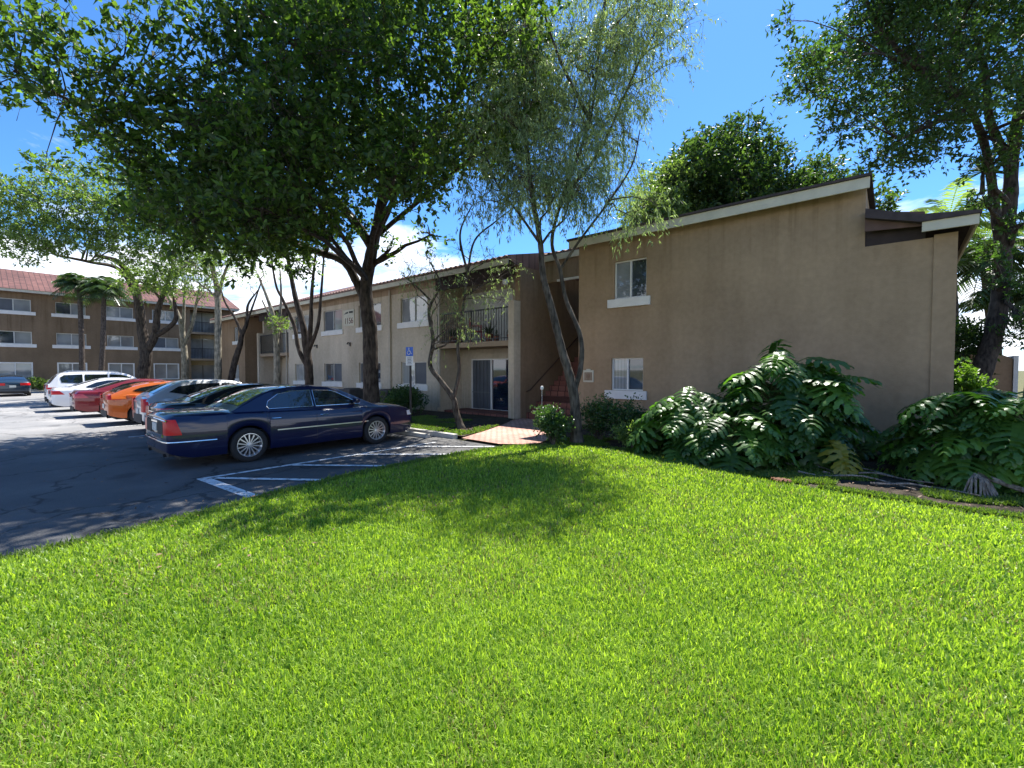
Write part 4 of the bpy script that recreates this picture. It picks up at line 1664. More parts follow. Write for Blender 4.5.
# --- small sparse forked sapling by the patio
SB = gnd(461, 429, 0.07)
sZ = Vector((SB.x, SB.y, 0)).dot(Vector((-math.sin(YAW), math.cos(YAW), 0)))
sl = [
    ([SB, A(456, 412, sZ), A(453, 398, sZ), A(440, 380, sZ), A(430, 365, sZ), A(433, 340, sZ), A(429, 310, sZ), A(440, 285, sZ), A(430, 262, sZ)], .095, .012, .35),
    ([A(453, 400, sZ), A(459, 372, sZ), A(458, 345, sZ), A(463, 310, sZ), A(468, 270, sZ), A(475, 240, sZ), A(495, 222, sZ), A(510, 210, sZ)], .055, .010, 0),
    ([A(468, 275, sZ), A(460, 235, sZ), A(472, 205, sZ)], .04, .012, 0),
    ([A(430, 300, sZ), A(415, 285, sZ), A(402, 275, sZ)], .03, .01, 0),
]
sc_ = [(A(px, py, Z), r, w) for (px, py, Z, r, w) in
       [(440, 300, 11.8, .5, .7), (470, 290, 11.8, .5, .7), (455, 320, 12, .45, .55), (415, 280, 11.8, .45, .5), (435, 270, 12, .5, .5), (495, 280, 12, .5, .5),
        (460, 250, 12, .4, .25), (490, 255, 12, .4, .3), (425, 255, 12, .35, .2), (500, 300, 12.1, .35, .3), (405, 262, 12, .3, .2), (440, 340, 12, .3, .25), (475, 325, 12, .3, .25), (515, 265, 12, .3, .25)]]
tree('sapling', 'slim forked sapling with thin foliage in front of the balcony', 'tree', SB, sl, sc_, 42, 9, .085, .018, M['bark_grey'], M['leaf_willow'], hang=.6, spread=.4, tw=.004, flat=.9)


# --- trees along the strip behind the parked cars
def strip_tree(name, label, px, Z, limbs, clumps, **kw):
    b = A(px, 384, Z)
    b.z = 0.05
    return tree(name, label, 'tree', b, [([b if i == 0 and j == 0 else A(*q) for j, q in enumerate(pts)], r0, r1, fl) for i, (pts, r0, r1, fl) in enumerate(limbs)],
                [(A(a, b_, c), r, w) for a, b_, c, r, w in clumps], **kw)


strip_tree('shade_tree', 'dark multi stemmed tree between the far windows, its bare limbs fanning upward', 309, 19.5,
           [([(309, 390, 19.5), (309, 370, 19.5), (306, 345, 19.5), (303, 325, 19.5), (296, 300, 19.5), (290, 270, 19.5), (285, 240, 19)], .19, .05, .2),
            ([(309, 370, 19.5), (299, 350, 19.5), (294, 325, 19.6), (283, 300, 19.6), (276, 285, 19.6), (270, 250, 19.6)], .10, .03, 0),
            ([(308, 355, 19.5), (311, 320, 19.3), (312, 290, 19.3), (316, 250, 19)], .11, .04, 0),
            ([(309, 350, 19.5), (318, 325, 19.2), (321, 295, 19.2), (324, 255, 19)], .09, .03, 0)],
           [(290, 235, 18, .9, .8), (320, 240, 18, .9, .8), (270, 245, 18.5, .8, .6), (300, 262, 19, .5, .2)],
           twigs=110, leaves=8, L=.13, W=.06, bark_m=M['bark_dark'], leaf_m=M['leaf_oak'])
strip_tree('shade_tree', 'two toned trunk tree with a lime green tuft in front of the far balcony', 277, 23,
           [([(277, 390, 23), (277, 365, 23), (276, 340, 23), (274, 320, 23), (268, 300, 23), (258, 275, 23)], .18, .04, .2),
            ([(276, 342, 23), (272, 322, 23), (262, 300, 23)], .09, .03, 0), ([(277, 338, 23), (281, 300, 23), (280, 270, 23)], .09, .03, 0)],
           [(279, 325, 22.8, .45, .9), (262, 268, 22.5, .9, .45), (245, 262, 22.5, .9, .5), (275, 252, 22, .9, .6)],
           twigs=60, leaves=8, L=.14, W=.055, bark_m=M['bark_pale'], leaf_m=M['leaf_light'])
strip_tree('shade_tree', 'dark curved trunk leaning right with bare twigs near the far wing', 228, 28,
           [([(226, 392, 28), (234, 365, 28), (240, 345, 28), (242, 335, 28), (247, 322, 28), (248, 305, 28), (258, 290, 28)], .20, .03, .2),
            ([(242, 335, 28), (235, 318, 28), (225, 302, 28), (220, 285, 28)], .09, .03, 0), ([(247, 322, 28), (255, 300, 28), (262, 280, 28)], .07, .03, 0)],
           [(250, 285, 28, .8, .2), (225, 285, 28, .8, .2), (262, 278, 28, .8, .2)],
           twigs=50, leaves=6, L=.13, W=.05, bark_m=M['bark_dark'], leaf_m=M['leaf_light'])
strip_tree('shade_tree', 'straight pale grey trunk tree left of the curved trunk', 218, 27.5,
           [([(218, 390, 27.5), (218, 360, 27.5), (218, 320, 27.5), (217, 290, 27.5), (212, 265, 27.5)], .21, .13, .15), ([(217, 300, 27.5), (224, 275, 27.5), (232, 255, 27)], .12, .05, 0)],
           [(212, 270, 26.5, 1.2, .9), (235, 262, 26.5, 1.2, .8), (200, 285, 26.5, .9, .6), (222, 250, 26, 1.2, .9), (190, 262, 26, 1.2, .8)],
           twigs=90, leaves=8, L=.15, W=.06, bark_m=M['bark_pale'], leaf_m=M['leaf_light'])
strip_tree('shade_tree', 'pale blotchy forked trunk tree with yellow green leaves before the far balconies', 184, 32,
           [([(184, 388, 32), (185, 365, 32), (183, 340, 32), (180, 320, 32), (170, 300, 32), (160, 285, 32)], .25, .06, .2),
            ([(184, 345, 32), (192, 325, 32), (196, 305, 32), (200, 285, 32)], .14, .04, 0), ([(183, 335, 32), (184, 305, 32), (185, 280, 32)], .12, .04, 0)],
           [(192, 285, 31, 1.3, .8), (175, 275, 31, 1.3, .8), (205, 292, 31, .9, .5), (160, 268, 31, 1.4, .8), (190, 262, 30, 1.4, .9)],
           twigs=90, leaves=8, L=.16, W=.07, bark_m=M['bark_pale'], leaf_m=M['leaf_light'])
strip_tree('shade_tree', 'broad light green crowned tree with dark forked trunk above the red cars', 143, 30,
           [([(143, 392, 30), (143, 375, 30), (146, 355, 30), (142, 330, 30), (138, 300, 30), (132, 280, 30), (118, 262, 29), (95, 255, 28)], .40, .10, .25),
            ([(146, 352, 30), (155, 335, 30), (158, 310, 30), (165, 290, 30), (172, 270, 30)], .26, .08, 0),
            ([(154, 337, 30), (168, 328, 30), (176, 318, 30), (174, 300, 30)], .18, .1, 0), ([(138, 300, 30), (120, 270, 29), (90, 262, 27), (55, 255, 26)], .14, .05, 0)],
           [(c[0], c[1], c[2], c[3], c[4]) for c in [
               (20, 220, 24, 1.5, 1.), (60, 205, 24, 1.7, 1.2), (100, 215, 25, 1.7, 1.2), (140, 215, 26, 1.7, 1.2), (175, 235, 27, 1.6, 1.1), (-15, 235, 24, 1.4, .8),
               (45, 235, 24, 1.4, .9), (85, 240, 25, 1.4, .8), (120, 245, 26, 1.5, 1.), (155, 260, 27, 1.5, 1.), (200, 255, 27, 1.4, .9), (15, 195, 24, 1.2, .7), (-30, 200, 24, 1.5, .8),
               (140, 282, 28, 1.1, .7), (165, 285, 28, 1., .6), (60, 180, 25, 1.4, .8), (110, 190, 26, 1.6, 1.), (30, 250, 24, 1.0, .4), (180, 210, 27, 1.6, 1.)]],
           twigs=190, leaves=9, L=.18, W=.09, bark_m=M['bark_dark'], leaf_m=M['leaf_light'], spread=.45)

# --- big tree at the right and the tree behind the roof
RB = A(985, 384, 15)
RB.z = 0.05
rZ = 15
rl = [
    ([RB, A(976, 400, rZ), A(982, 370, rZ), A(992, 340, rZ), A(1000, 300, rZ), A(1004, 250, rZ), A(1010, 200, rZ), A(1012, 160, rZ), A(1020, 110, rZ - .5), A(1040, 40, rZ - 1)], .31, .11, .25),
    ([A(1003, 262, rZ), A(996, 215, rZ - .2), A(990, 170, rZ - .4), A(980, 130, rZ - .8), A(960, 95, rZ - 1.5), A(925, 70, rZ - 2), A(885, 55, rZ - 2.5)], .15, .04, 0),
    ([A(1011, 170, rZ), A(990, 120, rZ), A(985, 70, rZ - .5), A(970, 20, rZ - 1)], .14, .04, 0),
    ([A(965, 110, rZ - 1.5), A(930, 125, rZ - 2), A(900, 140, rZ - 2.4)], .09, .03, 0),
    ([A(930, 80, rZ - 2), A(880, 30, rZ - 2), A(860, -20, rZ - 2)], .09, .03, 0),
]
rc_ = fill([(815, 95), (830, 40), (850, -80), (1100, -80), (1100, 110), (1010, 105), (965, 95), (930, 130), (895, 135), (890, 110), (860, 90)], 11.8, 15.5, 52, 1.1, 22)
for (px, py, Z, r, w) in [(805, 55, 12.2, .55, .4), (800, 85, 12.2, .5, .3), (825, 75, 12.4, .7, .6), (840, 125, 12.6, .6, .45), (850, 105, 12.6, .6, .5), (878, 160, 12.8, .42, .3), (902, 158, 12.8, .5, .45),
                          (935, 150, 13, .6, .5), (985, 160, 13.4, .5, .25), (1015, 150, 13.6, .6, .5), (790, 20, 12.4, .3, .1), (985, 200, 14, .35, .25), (1018, 225, 14.4, .4, .3), (1010, 285, 14.4, .4, .3), (992, 255, 14.4, .35, .25), (1022, 330, 14.2, .45, .4)]:
    rc_.append((A(px, py, Z), r, w))
tree('shade_tree', 'large spreading dark green tree leaning over the right end of the brown wing', 'tree', RB, rl, rc_, 130, 8, .14, .07, M['bark_dark'], M['leaf_right'], spread=.36)

KB = A(735, 384, 27)
KB.z = 0
kc = fill([(645, 235), (660, 200), (680, 165), (705, 150), (725, 136), (755, 136), (765, 148), (768, 172), (800, 180), (825, 172), (850, 190), (862, 210), (760, 225), (640, 245)], 23, 28, 46, 1.15, 33)
tree('broadleaf_tree', 'rounded bright topped tree rising behind the brown wing roof', 'tree', KB,
     [([KB, A(738, 300, 27), A(735, 240, 26.5), A(725, 190, 26), A(730, 150, 26)], .45, .1, .2), ([A(736, 260, 27), A(790, 215, 26), A(830, 190, 25.5)], .2, .06, 0), ([A(736, 250, 27), A(690, 210, 26), A(665, 190, 25.5)], .2, .06, 0)],
     kc, 125, 8, .24, .13, M['bark_dark'], M['leaf_back'], spread=.5)
KB2 = A(610, 384, 24)
KB2.z = 0
tree('broadleaf_tree', 'yellow green tree peeping through the feathery branches left of the rounded tree', 'tree', KB2,
     [([KB2, A(612, 300, 24), A(625, 240, 24), A(650, 200, 24)], .3, .08, .2)],
     fill([(600, 270), (615, 225), (640, 190), (675, 165), (690, 185), (690, 225), (650, 245)], 22, 24.5, 14, 1.0, 35), 90, 8, .20, .08, M['bark_dark'], M['leaf_light'], spread=.45)


# --- palms
def frond(V, Fc, base, az, el, Ln, droop, nl, ll, lw, seed):
    rg = random.Random(seed)
    base = Vector(base)
    d = Vector((math.cos(az) * math.cos(el), math.sin(az) * math.cos(el), math.sin(el)))
    side = Vector((-math.sin(az), math.cos(az), 0))
    pts = []
    for i in range(nl + 1):
        t = i / nl
        pts.append(base + d * Ln * t + Vector((0, 0, -1)) * droop * Ln * t * t)
    w = .02
    for i in range(nl):
        a, b = pts[i], pts[i + 1]
        k = len(V)
        V += [a - side * w, a + side * w, b + side * w * .8, b - side * w * .8]
        Fc.append((k, k + 1, k + 2, k + 3))
        t = (i + .5) / nl
        if t < .12:
            continue
        fw = (b - a).normalized()
        l = ll * math.sin(PI * min(1, .15 + t * .8)) ** .6 * rg.uniform(.85, 1.1)
        for s in (-1, 1):
            dr = (side * s * .85 + fw * .55 + Vector((0, 0, -.28 + rg.uniform(-.12, .12)))).normalized()
            tip = a + dr * l + Vector((0, 0, -1)) * l * .25
            mid = a + dr * l * .5
            n = fw * lw
            k = len(V)
            V += [a - n * .3, a + n * .3, mid + n * .5, tip, mid - n * .5]
            Fc.append((k, k + 1, k + 2, k + 3, k + 4))


def palm(name, label, base, top, r, nfr, Ln, droop, ll, lw, leaf_m, group=None, nl=22, seed=0, elmin=-.3, stub=False):
    e = empty(name, base)
    b = Vector(base)
    m = MB()
    mid = (Vector(base) + Vector(top)) / 2 + Vector((.05, .05, 0))
    sp = smooth_path([base, mid, top], 8)
    m.tube(sp, [r * (1.15 - .3 * i / len(sp)) * (1 + .06 * (i % 2)) for i in range(len(sp))], 9)
    place(m.build('trunk', M['bark_palm'], e, smooth=True, angle=60), b)
    rg = random.Random(seed)
    V, Fc = [], []
    for i in range(nfr):
        az = i * 2.399 + rg.uniform(-.2, .2)
        el = elmin + (1.35 - elmin) * (1 - i / nfr) ** .8 * rg.uniform(.75, 1.05)
        frond(V, Fc, top, az, el, Ln * rg.uniform(.85, 1.1), droop * rg.uniform(.8, 1.2), nl, ll, lw, seed * 100 + i)
    V = [v - b for v in V]
    o = mk('crown', V, Fc, leaf_m, e)
    n = len(V)
    a = o.data.attributes.new('tint', 'FLOAT', 'POINT')
    a.data.foreach_set('value', RS.uniform(.2, .9, n).astype(np.float32))
    return tag(e, label, 'palm tree', group)


def ptop(px, py, Z):
    t = A(px, py, Z)
    return t


for px, pt_, bx, lab in ((79, 284, 82, 'short dark crowned palm, left of the pair before the brown block'), (104, 289, 100, 'short dark crowned palm, right of the pair before the brown block')):
    b = A(bx, 384, 37)
    b.z = 0.05
    palm('palm_tree', lab, b, A(px, pt_, 37), .17, 34, 1.9, .55, .8, .09, M['leaf_palm'], 'pair of palms by the far building', nl=14, seed=px, elmin=-.5)
b = A(955, 384, 17.5); b.z = 0
palm('palm_tree', 'pale green feathery palm just above the low end of the brown wing', b, A(948, 222, 17.5), .17, 20, 2.3, .45, .65, .055, M['leaf_palm_pale'], None, nl=26, seed=5)
b = A(1000, 384, 19); b.z = 0
palm('palm_tree', 'dark fronded palm behind the trunk of the right hand tree', b, A(985, 262, 19), .2, 30, 3.2, .5, .9, .07, M['leaf_palm'], None, nl=28, seed=8)
b = A(1030, 384, 17); b.z = 0
palm('palm_tree', 'low bushy palm at the right edge below the big tree', b, A(1035, 300, 17), .18, 24, 2.6, .5, .8, .07, M['leaf_palm'], None, nl=24, seed=9)


# spiky tuft growing on the big tree
def spiky(name, label, top, n, L, w, seed):
    rg = random.Random(seed)
    e = empty(name, (top.x, top.y, top.z - .25))
    V, Fc = [], []
    for i in range(n):
        az = rg.uniform(0, 2 * PI)
        el = rg.uniform(-.5, 1.3)
        d = Vector((math.cos(az) * math.cos(el), math.sin(az) * math.cos(el), math.sin(el)))
        s = Vector((-math.sin(az), math.cos(az), 0)) * w
        l = L * rg.uniform(.7, 1.1)
        k = len(V)
        a = Vector((0, 0, .25))
        V += [a - s * .5, a + s * .5, a + d * l * .5 + s, a + d * l + Vector((0, 0, -.1 * l)), a + d * l * .5 - s]
        Fc.append((k, k + 1, k + 2, k + 3, k + 4))
    o = mk('leaf_tuft', V, Fc, M['leaf_palm'], e)
    a = o.data.attributes.new('tint', 'FLOAT', 'POINT')
    a.data.foreach_set('value', RS.uniform(.1, .7, len(V)).astype(np.float32))
    m = MB()
    m.tube([(0, 0, -.45), (0, 0, .28)], [.07, .04], 7)
    m.build('stem', M['bark_grey'], e)
    return tag(e, label, 'plant')


spiky('spiky_plant', 'spiky leaved air plant clinging to a limb of the right hand tree', A(983, 172, 14.4), 60, .75, .028, 4)


# --- split-leaf philodendrons
def philo_leaf(L, Wd, droop, rg):
    """deeply cut ruffled blade: grows along +y from origin, normal +z"""
    V, Fc = [], []
    n = 8
    mid = [Vector((0, L * t * (1 - .10 * droop * t), -droop * L * t * t * .5)) for t in [i / n for i in range(n + 1)]]
    lens = [.62, .86, 1.0, 1.0, .9, .74, .56, .40]
    angs = [2.55, 2.05, 1.65, 1.35, 1.12, .92, .74, .52]

    def lobe(p0, d, ln, wv, sag, lift):
        pn = Vector((-d.y, d.x, 0))
        tw = rg.uniform(-.35, .35)
        up = Vector((0, 0, 1))
        pn = (pn * math.cos(tw) + up * math.sin(tw)).normalized()
        rings = []
        st = [(0, .8), (.24, .95), (.38, .70), (.58, 1.25), (.72, .75), (.88, .85)]
        for t, w in st:
            c = p0 + d * ln * t + up * (lift * math.sin(t * PI)) - up * (sag * ln * t * t)
            j = rg.uniform(.8, 1.2)
            rings.append((c - pn * wv * w * j, c + up * .004 * (1 if t else 0), c + pn * wv * w * rg.uniform(.8, 1.2)))
        k = len(V)
        for r in rings:
            V.extend(r)
        tip = p0 + d * ln - up * sag * ln
        V.append(tip)
        for i in range(len(st) - 1):
            q = k + i * 3
            Fc.append((q, q + 1, q + 4, q + 3))
            Fc.append((q + 1, q + 2, q + 5, q + 4))
        q = k + (len(st) - 1) * 3
        Fc.append((q, q + 1, len(V) - 1))
        Fc.append((q + 1, q + 2, len(V) - 1))
    for i in range(n):
        a, b = mid[i], mid[i + 1]
        w0 = .17 * L * (1 - .8 * i / n)
        w1 = .17 * L * (1 - .8 * (i + 1) / n)
        k = len(V)
        V += [a + Vector((-w0, 0, .01)), a, a + Vector((w0, 0, .01)), b + Vector((-w1, 0, .01)), b, b + Vector((w1, 0, .01))]
        Fc += [(k, k + 1, k + 4, k + 3), (k + 1, k + 2, k + 5, k + 4)]
        for s_ in (-1, 1):
            an = angs[i] + rg.uniform(-.13, .13)
            d = Vector((s_ * math.sin(an), math.cos(an), 0))
            ln = Wd * .55 * lens[i] * rg.uniform(.85, 1.12)
            lobe(a + Vector((0, (L / n) * rg.uniform(.1, .5), 0)), d, ln, (.048 + .024 * lens[i]) * L, .15 + .30 * droop * rg.uniform(.6, 1.3), .02)
    lobe(mid[-1] - Vector((0, .03, 0)), Vector((0, 1, 0)), .22 * L, .04 * L, .3, .0)
    return V, Fc


def philodendron(label, center, n, spread, height, Lr, seed, sun_side=0.0, name='philodendron', trunks=2, yellow=0, group=None, lime=0.0, lean=(0, 0)):
    rg = random.Random(seed)
    c = Vector(center)
    e = empty(name, c)
    V, Fc, T = [], [], []
    st = MB()
    tips = []
    for k in range(trunks):
        a = rg.uniform(0, 2 * PI)
        r = spread * .35
        t = Vector((math.cos(a) * r * rg.uniform(.3, 1), math.sin(a) * r * .6, height * rg.uniform(.30, .5)))
        st.tube(smooth_path([(rg.uniform(-.1, .1), rg.uniform(-.1, .1), -.02), (t.x * .4, t.y * .4, t.z * .4), t], 4), [.06 * (1 - .03 * i) for i in range(9)], 7)
        tips.append(t)
    for i in range(n):
        tip = tips[i % trunks]
        az = i * 2.399 + rg.uniform(-.4, .4)
        u = (i + .5) / n
        # leaves fill a dome: position of blade base
        el = math.asin(min(.98, .02 + .97 * u))
        rr = rg.uniform(.72, 1.03)
        p = Vector((math.cos(az) * math.cos(el) * spread * rr + lean[0] * u, math.sin(az) * math.cos(el) * spread * .8 * rr + lean[1] * u, height * (.16 + .80 * math.sin(el) * rr)))
        st.tube(smooth_path([tip, (tip + p) / 2 + Vector((0, 0, .10)), p], 3), [.013, .012, .011, .011, .010, .009, .008], 5, caps=False)
        L = rg.uniform(*Lr)
        v, f = philo_leaf(L, L * rg.uniform(.9, 1.05), rg.uniform(.5, 1.15), rg)
        out = Vector((math.cos(az), math.sin(az), 0))
        down = rg.uniform(.30, 1.05) - .55 * math.sin(el)
        fy = (out * math.cos(down) + Vector((0, 0, -math.sin(down)))).normalized()
        sx = fy.cross(Vector((0, 0, 1))).normalized()
        roll = rg.uniform(-.35, .35)
        sx = (sx * math.cos(roll) + sx.cross(fy) * math.sin(roll)).normalized()
        nz = sx.cross(fy).normalized()
        R = Matrix((sx, fy, nz)).transposed()
        k = len(V)
        V += [R @ q + p for q in v]
        Fc += [tuple(k + j for j in g) for g in f]
        tt = rg.uniform(.05, .65) if rg.random() > lime + .03 else rg.uniform(.8, 1.0)
        T += [tt] * len(v)
    place_ = mk('foliage', V, Fc, M['leaf_philo'], e)
    a = place_.data.attributes.new('tint', 'FLOAT', 'POINT')
    a.data.foreach_set('value', np.array(T, dtype=np.float32))
    st.build('stems', M['stem_green'], e, smooth=True)
    return tag(e, label, 'shrub', group)


M['stem_green'] = plain('stem_green', (0.10, 0.12, 0.05), 0.6, var=.3, scale=6)
G_ = 'split leaf shrubs in the bed along the brown wall'


def on_ground(px, py, dy=0):
    p = gnd(px, py, 0.03)
    p.y += dy
    return p


def bedspot(px, Z):
    p = at(px, 384, Z)
    return Vector((p.x, p.y, .03))


philodendron('glossy split leaf shrub under the lower window, left end of the row', bedspot(690, 8.75), 58, .80, 1.42, (.46, .66), 41, group=G_, trunks=5, lime=.05)
philodendron('low split leaf shrub drooping onto the lawn in front of its neighbours', bedspot(736, 7.95), 46, .62, 1.12, (.44, .64), 42, group=G_, trunks=4)
philodendron('tallest split leaf shrub, arching high against the brown wall', bedspot(782, 8.3), 84, .92, 2.28, (.48, .70), 43, group=G_, trunks=5, lime=.08)
philodendron('dark split leaf shrub just right of the tallest one, curling down to the mulch', bedspot(820, 8.3), 50, .46, 1.95, (.46, .66), 44, group=G_, trunks=4)
philodendron('small low split leaf shrub in the gap between the two big masses', bedspot(888, 8.4), 26, .48, .55, (.34, .46), 45, group=G_, trunks=3)
philodendron('big split leaf shrub with silvery leaves and bare roots near the right edge', bedspot(966, 6.8), 72, .74, 1.50, (.44, .62), 46, group=G_, trunks=5, lime=.10)
philodendron('lime tipped split leaf shrub cut off by the right edge of the photo', bedspot(1036, 6.3), 74, .85, 1.70, (.44, .64), 47, group=G_, trunks=5, lime=.25)
# single yellowing leaf hanging low
rg_ = random.Random(2)
v, f = philo_leaf(.62, .55, .8, rg_)
e = empty('fallen_frond', at(838, 444, 7.3))
Ry = Matrix.Rotation(math.radians(-20), 4, 'Z') @ Matrix.Rotation(math.radians(-42), 4, 'X')
Ry = Matrix.Rotation(math.radians(205), 4, 'Z') @ Matrix.Rotation(math.radians(-30), 4, 'X')
o = mk('blade', [Ry @ q for q in v], f, M['leaf_yellow'], e, tint=[.5] * len(v))
mm = MB()
mm.tube([(0, 0, 0), (-.1, .35, -.1), (-.25, .7, -.32)], [.01, .01, .012], 6)
mm.build('stem', M['stem_green'], e)
tag(e, 'single yellowing split leaf drooping low over the mulch', 'leaf')

# pale aerial roots and dead stalks lying on the bed
def roots(label, spots, seed, rad=.022):
    rg = random.Random(seed)
    m = MB()
    for (x, y, ln, az) in spots:
        pts = []
        z = .05
        for i in range(6):
            t = i / 5
            pts.append((x + math.cos(az + .5 * math.sin(t * 3)) * ln * t, y + math.sin(az + .5 * math.sin(t * 3)) * ln * t, z + .05 * abs(math.sin(t * 5 + x))))
        m.tube(smooth_path(pts, 2), [rad * (1 - .05 * i) for i in range(11)], 6)
    o = m.build('roots', M['root'], smooth=True)
    return tag(o, label, 'roots')


rb = gnd(985, 492, .03)
rb.y -= .55
rb.x -= .1
r_ = MB()
rg = random.Random(12)
for i in range(11):
    a = -2.4 + i * .22
    top = Vector((rb.x + rg.uniform(-.05, .05), rb.y + .25, .26 + rg.uniform(0, .06)))
    end = Vector((rb.x + math.cos(a) * .22, rb.y + .25 + math.sin(a) * .22, .03))
    r_.tube(smooth_path([top, top * .5 + end * .5 + Vector((0, 0, .08)), end, end + Vector((math.cos(a) * .2, math.sin(a) * .1, -.01))], 4), [.013] * 12 + [.006], 6)
r_.tube(smooth_path([(rb.x, rb.y + .35, .3), (rb.x + .5, rb.y + .3, .14), (rb.x + 1.1, rb.y + .1, .08), (rb.x + 1.8, rb.y - .1, .05)], 4), .035, 7)
tag(r_.build('roots', M['root'], smooth=True), 'pale stilt roots fanning onto the mulch at the right edge', 'roots')
roots('tangle of dead stalks lying on the mulch below the yellowing leaf', [(-2.2, 8.75, 1.5, -.1), (-1.9, 8.6, 1.2, .15), (-1.2, 8.35, 1.4, -.2), (-2.5, 8.9, 1.0, .1), (-.9, 8.6, 1.3, .05), (-.3, 8.3, 1.1, -.15), (-1.6, 8.9, 1.6, .0)], 3, .018)
# litter stones / dead leaves on bed
ed = empty('dead_frond', gnd(775, 482, .03))
v, f = philo_leaf(.26, .18, .2, rg_)
mk('blade', [Matrix.Rotation(1.2, 4, 'Z') @ (q + Vector((0, -.2, .06))) for q in v], f, M['leaf_rust'], ed)
tag(ed, 'small rust brown dead leaf on the shaded grass', 'leaf')


def litter():
    n = 420
    x = RS.uniform(-5.5, 2.5, n)
    y = RS.uniform(7.7, 9.6, n)
    C = np.stack([x, y, np.full(n, .05)], 1)
    D_ = unit(np.stack([RS.randn(n), RS.randn(n), RS.uniform(-.1, .25, n)], 1))
    Nn = unit(RS.randn(n, 3) * .3 + np.array([[0, 0, 1]]))
    V, Fc = leaf_quads(C, D_, Nn, RS.uniform(.03, .08, n), RS.uniform(.01, .03, n))
    n2 = 700
    x = RS.uniform(-16, -8.8, n2)
    y = RS.uniform(7.7, 9.4, n2)
    C = np.stack([x, y, np.full(n2, .085)], 1)
    D_ = unit(np.stack([RS.randn(n2), RS.randn(n2), RS.uniform(-.1, .25, n2)], 1))
    V2, F2 = leaf_quads(C, D_, unit(RS.randn(n2, 3) * .3 + np.array([[0, 0, 1]])), RS.uniform(.04, .1, n2), RS.uniform(.015, .05, n2))
    n3 = 420
    x = -RS.uniform(4.0, 17, n3)
    y = RS.uniform(.5, 7.4, n3)
    zz = np.where(inside(x, y), 0.125, 0.015)
    C = np.stack([x, y, zz], 1)
    D_ = unit(np.stack([RS.randn(n3), RS.randn(n3), RS.uniform(-.1, .2, n3)], 1))
    V3, F3 = leaf_quads(C, D_, unit(RS.randn(n3, 3) * .3 + np.array([[0, 0, 1]])), RS.uniform(.03, .07, n3), RS.uniform(.015, .03, n3))
    o = mk('leaf_litter', np.concatenate([V, V2, V3]), np.concatenate([Fc, F2 + len(V), F3 + len(V) + len(V2)]), M['leaf_dead'])
    tag(o, 'brown fallen leaves scattered over mulch, asphalt and grass', 'leaf litter', kind='stuff')


litter()


# --- hedges and bushes
def bush(name, label, px, Z, w, h, nlv, L, W, leaf_m, seed, z0=.04, group=None, cat='shrub', clumps=9):
    b = at(px, 384, Z)
    b.z = z0
    e = empty(name, b)
    rg = random.Random(seed)
    cl = []
    m = MB()
    for i in range(clumps):
        a = rg.uniform(0, 2 * PI)
        r = rg.uniform(.1, .8) * w * .5
        c = (math.cos(a) * r, math.sin(a) * r * .7, h * rg.uniform(.35, .78))
        cl.append((c, min(w, h) * .33, 1))
        m.tube([(c[0] * .15, c[1] * .15, -.03), (c[0] * .6, c[1] * .6, c[2] * .5), c], [.02, .014, .006], 5)
    V, Fc, tint, *_ = crown_arrays(cl, nlv // clumps // 6, 6, L, W, 0, .12, flat=.9)
    k = V[:, 2] > 0.0
    V[:, 2] = np.maximum(V[:, 2], 0.01)
    mk('foliage', V, Fc, leaf_m, e, tint=tint)
    m.build('stems', M['bark_grey'], e)
    return tag(e, label, cat, group)


bush('hedge_bush', 'round light leaved bush with white blossoms left of the feathery tree trunk', 553, 9.9, .95, .75, 3200, .07, .04, M['leaf_hedge'], 51)
bush('hedge_bush', 'dark clipped bush against the brown wall just right of the feathery tree trunk', 600, 10.6, 1.1, .95, 3600, .06, .035, M['leaf_hedge'], 52)
bush('hedge_bush', 'dark bush under the lower window between the clipped bush and the split leaf shrubs', 630, 10.2, .9, .9, 3000, .06, .035, M['leaf_hedge'], 53)
bush('hedge_bush', 'small speckled bush at the front edge of the bed left of the split leaf shrubs', 632, 9.4, .55, .6, 1600, .06, .035, M['leaf_light'], 54)
bush('hedge_bush', 'dense dark green bush behind the disabled parking sign post', 408, 16.6, 1.25, 1.0, 3400, .09, .05, M['leaf_hedge'], 55, .08)
bush('hedge_bush', 'low grey green bush right in front of the big shade tree trunk', 392, 17.2, .8, .7, 1400, .1, .05, M['leaf_light'], 56, .08)
bush('hedge_bush', 'pale hedge at the foot of the brown block beside the dark blue car', 40, 36, 3.2, .9, 2600, .14, .08, M['leaf_light'], 57, .08)
bush('hedge_bush', 'lime green bush growing beside the end of the brown wing', 962, 13.6, 1.2, 2.1, 3200, .12, .07, M['leaf_lime'], 58, .03)
bush('hedge_bush', 'airy green bush between the wing corner and the big trunk', 962, 15.8, 1.6, 3.9, 3600, .13, .07, M['leaf_back'], 59, .03)

# blossoms on bush & a white garden stake light
gl_ = empty('garden_light', at(542, 384, 10.6).xy.to_3d() + Vector((0, 0, .05)))
m = MB()
m.tube([(0, 0, 0), (0, 0, 1.18)], .006, 6)
m.build('stake', M['frame_grey'], gl_)
m = MB()
m.lathe([(.001, 1.17), (.03, 1.18), (.04, 1.22), (.03, 1.26), (.001, 1.27)], 10)
m.build('lamp_head', M['sign_white'], gl_, smooth=True)
tag(gl_, 'thin stake with a round white head behind the blossoming bush', 'garden light')

# ------------------------------------------------------------------ small furniture
# disabled parking sign
sp_ = gnd(411, 424, .05)
sp_ = Vector((-11.18, 8.4, 0.03))
hs_ = empty('parking_sign', sp_)
m = MB()
m.tube([(0, 0, -.02), (0, 0, 2.32)], .032, 8)
m.build('post', M['black_metal'], hs_, smooth=True)
m = MB()
m.box(-.17, .17, -.045, -.035, 1.98, 2.34)
bb = m.build('blue_panel', M['sign_blue'], hs_)
m = MB()
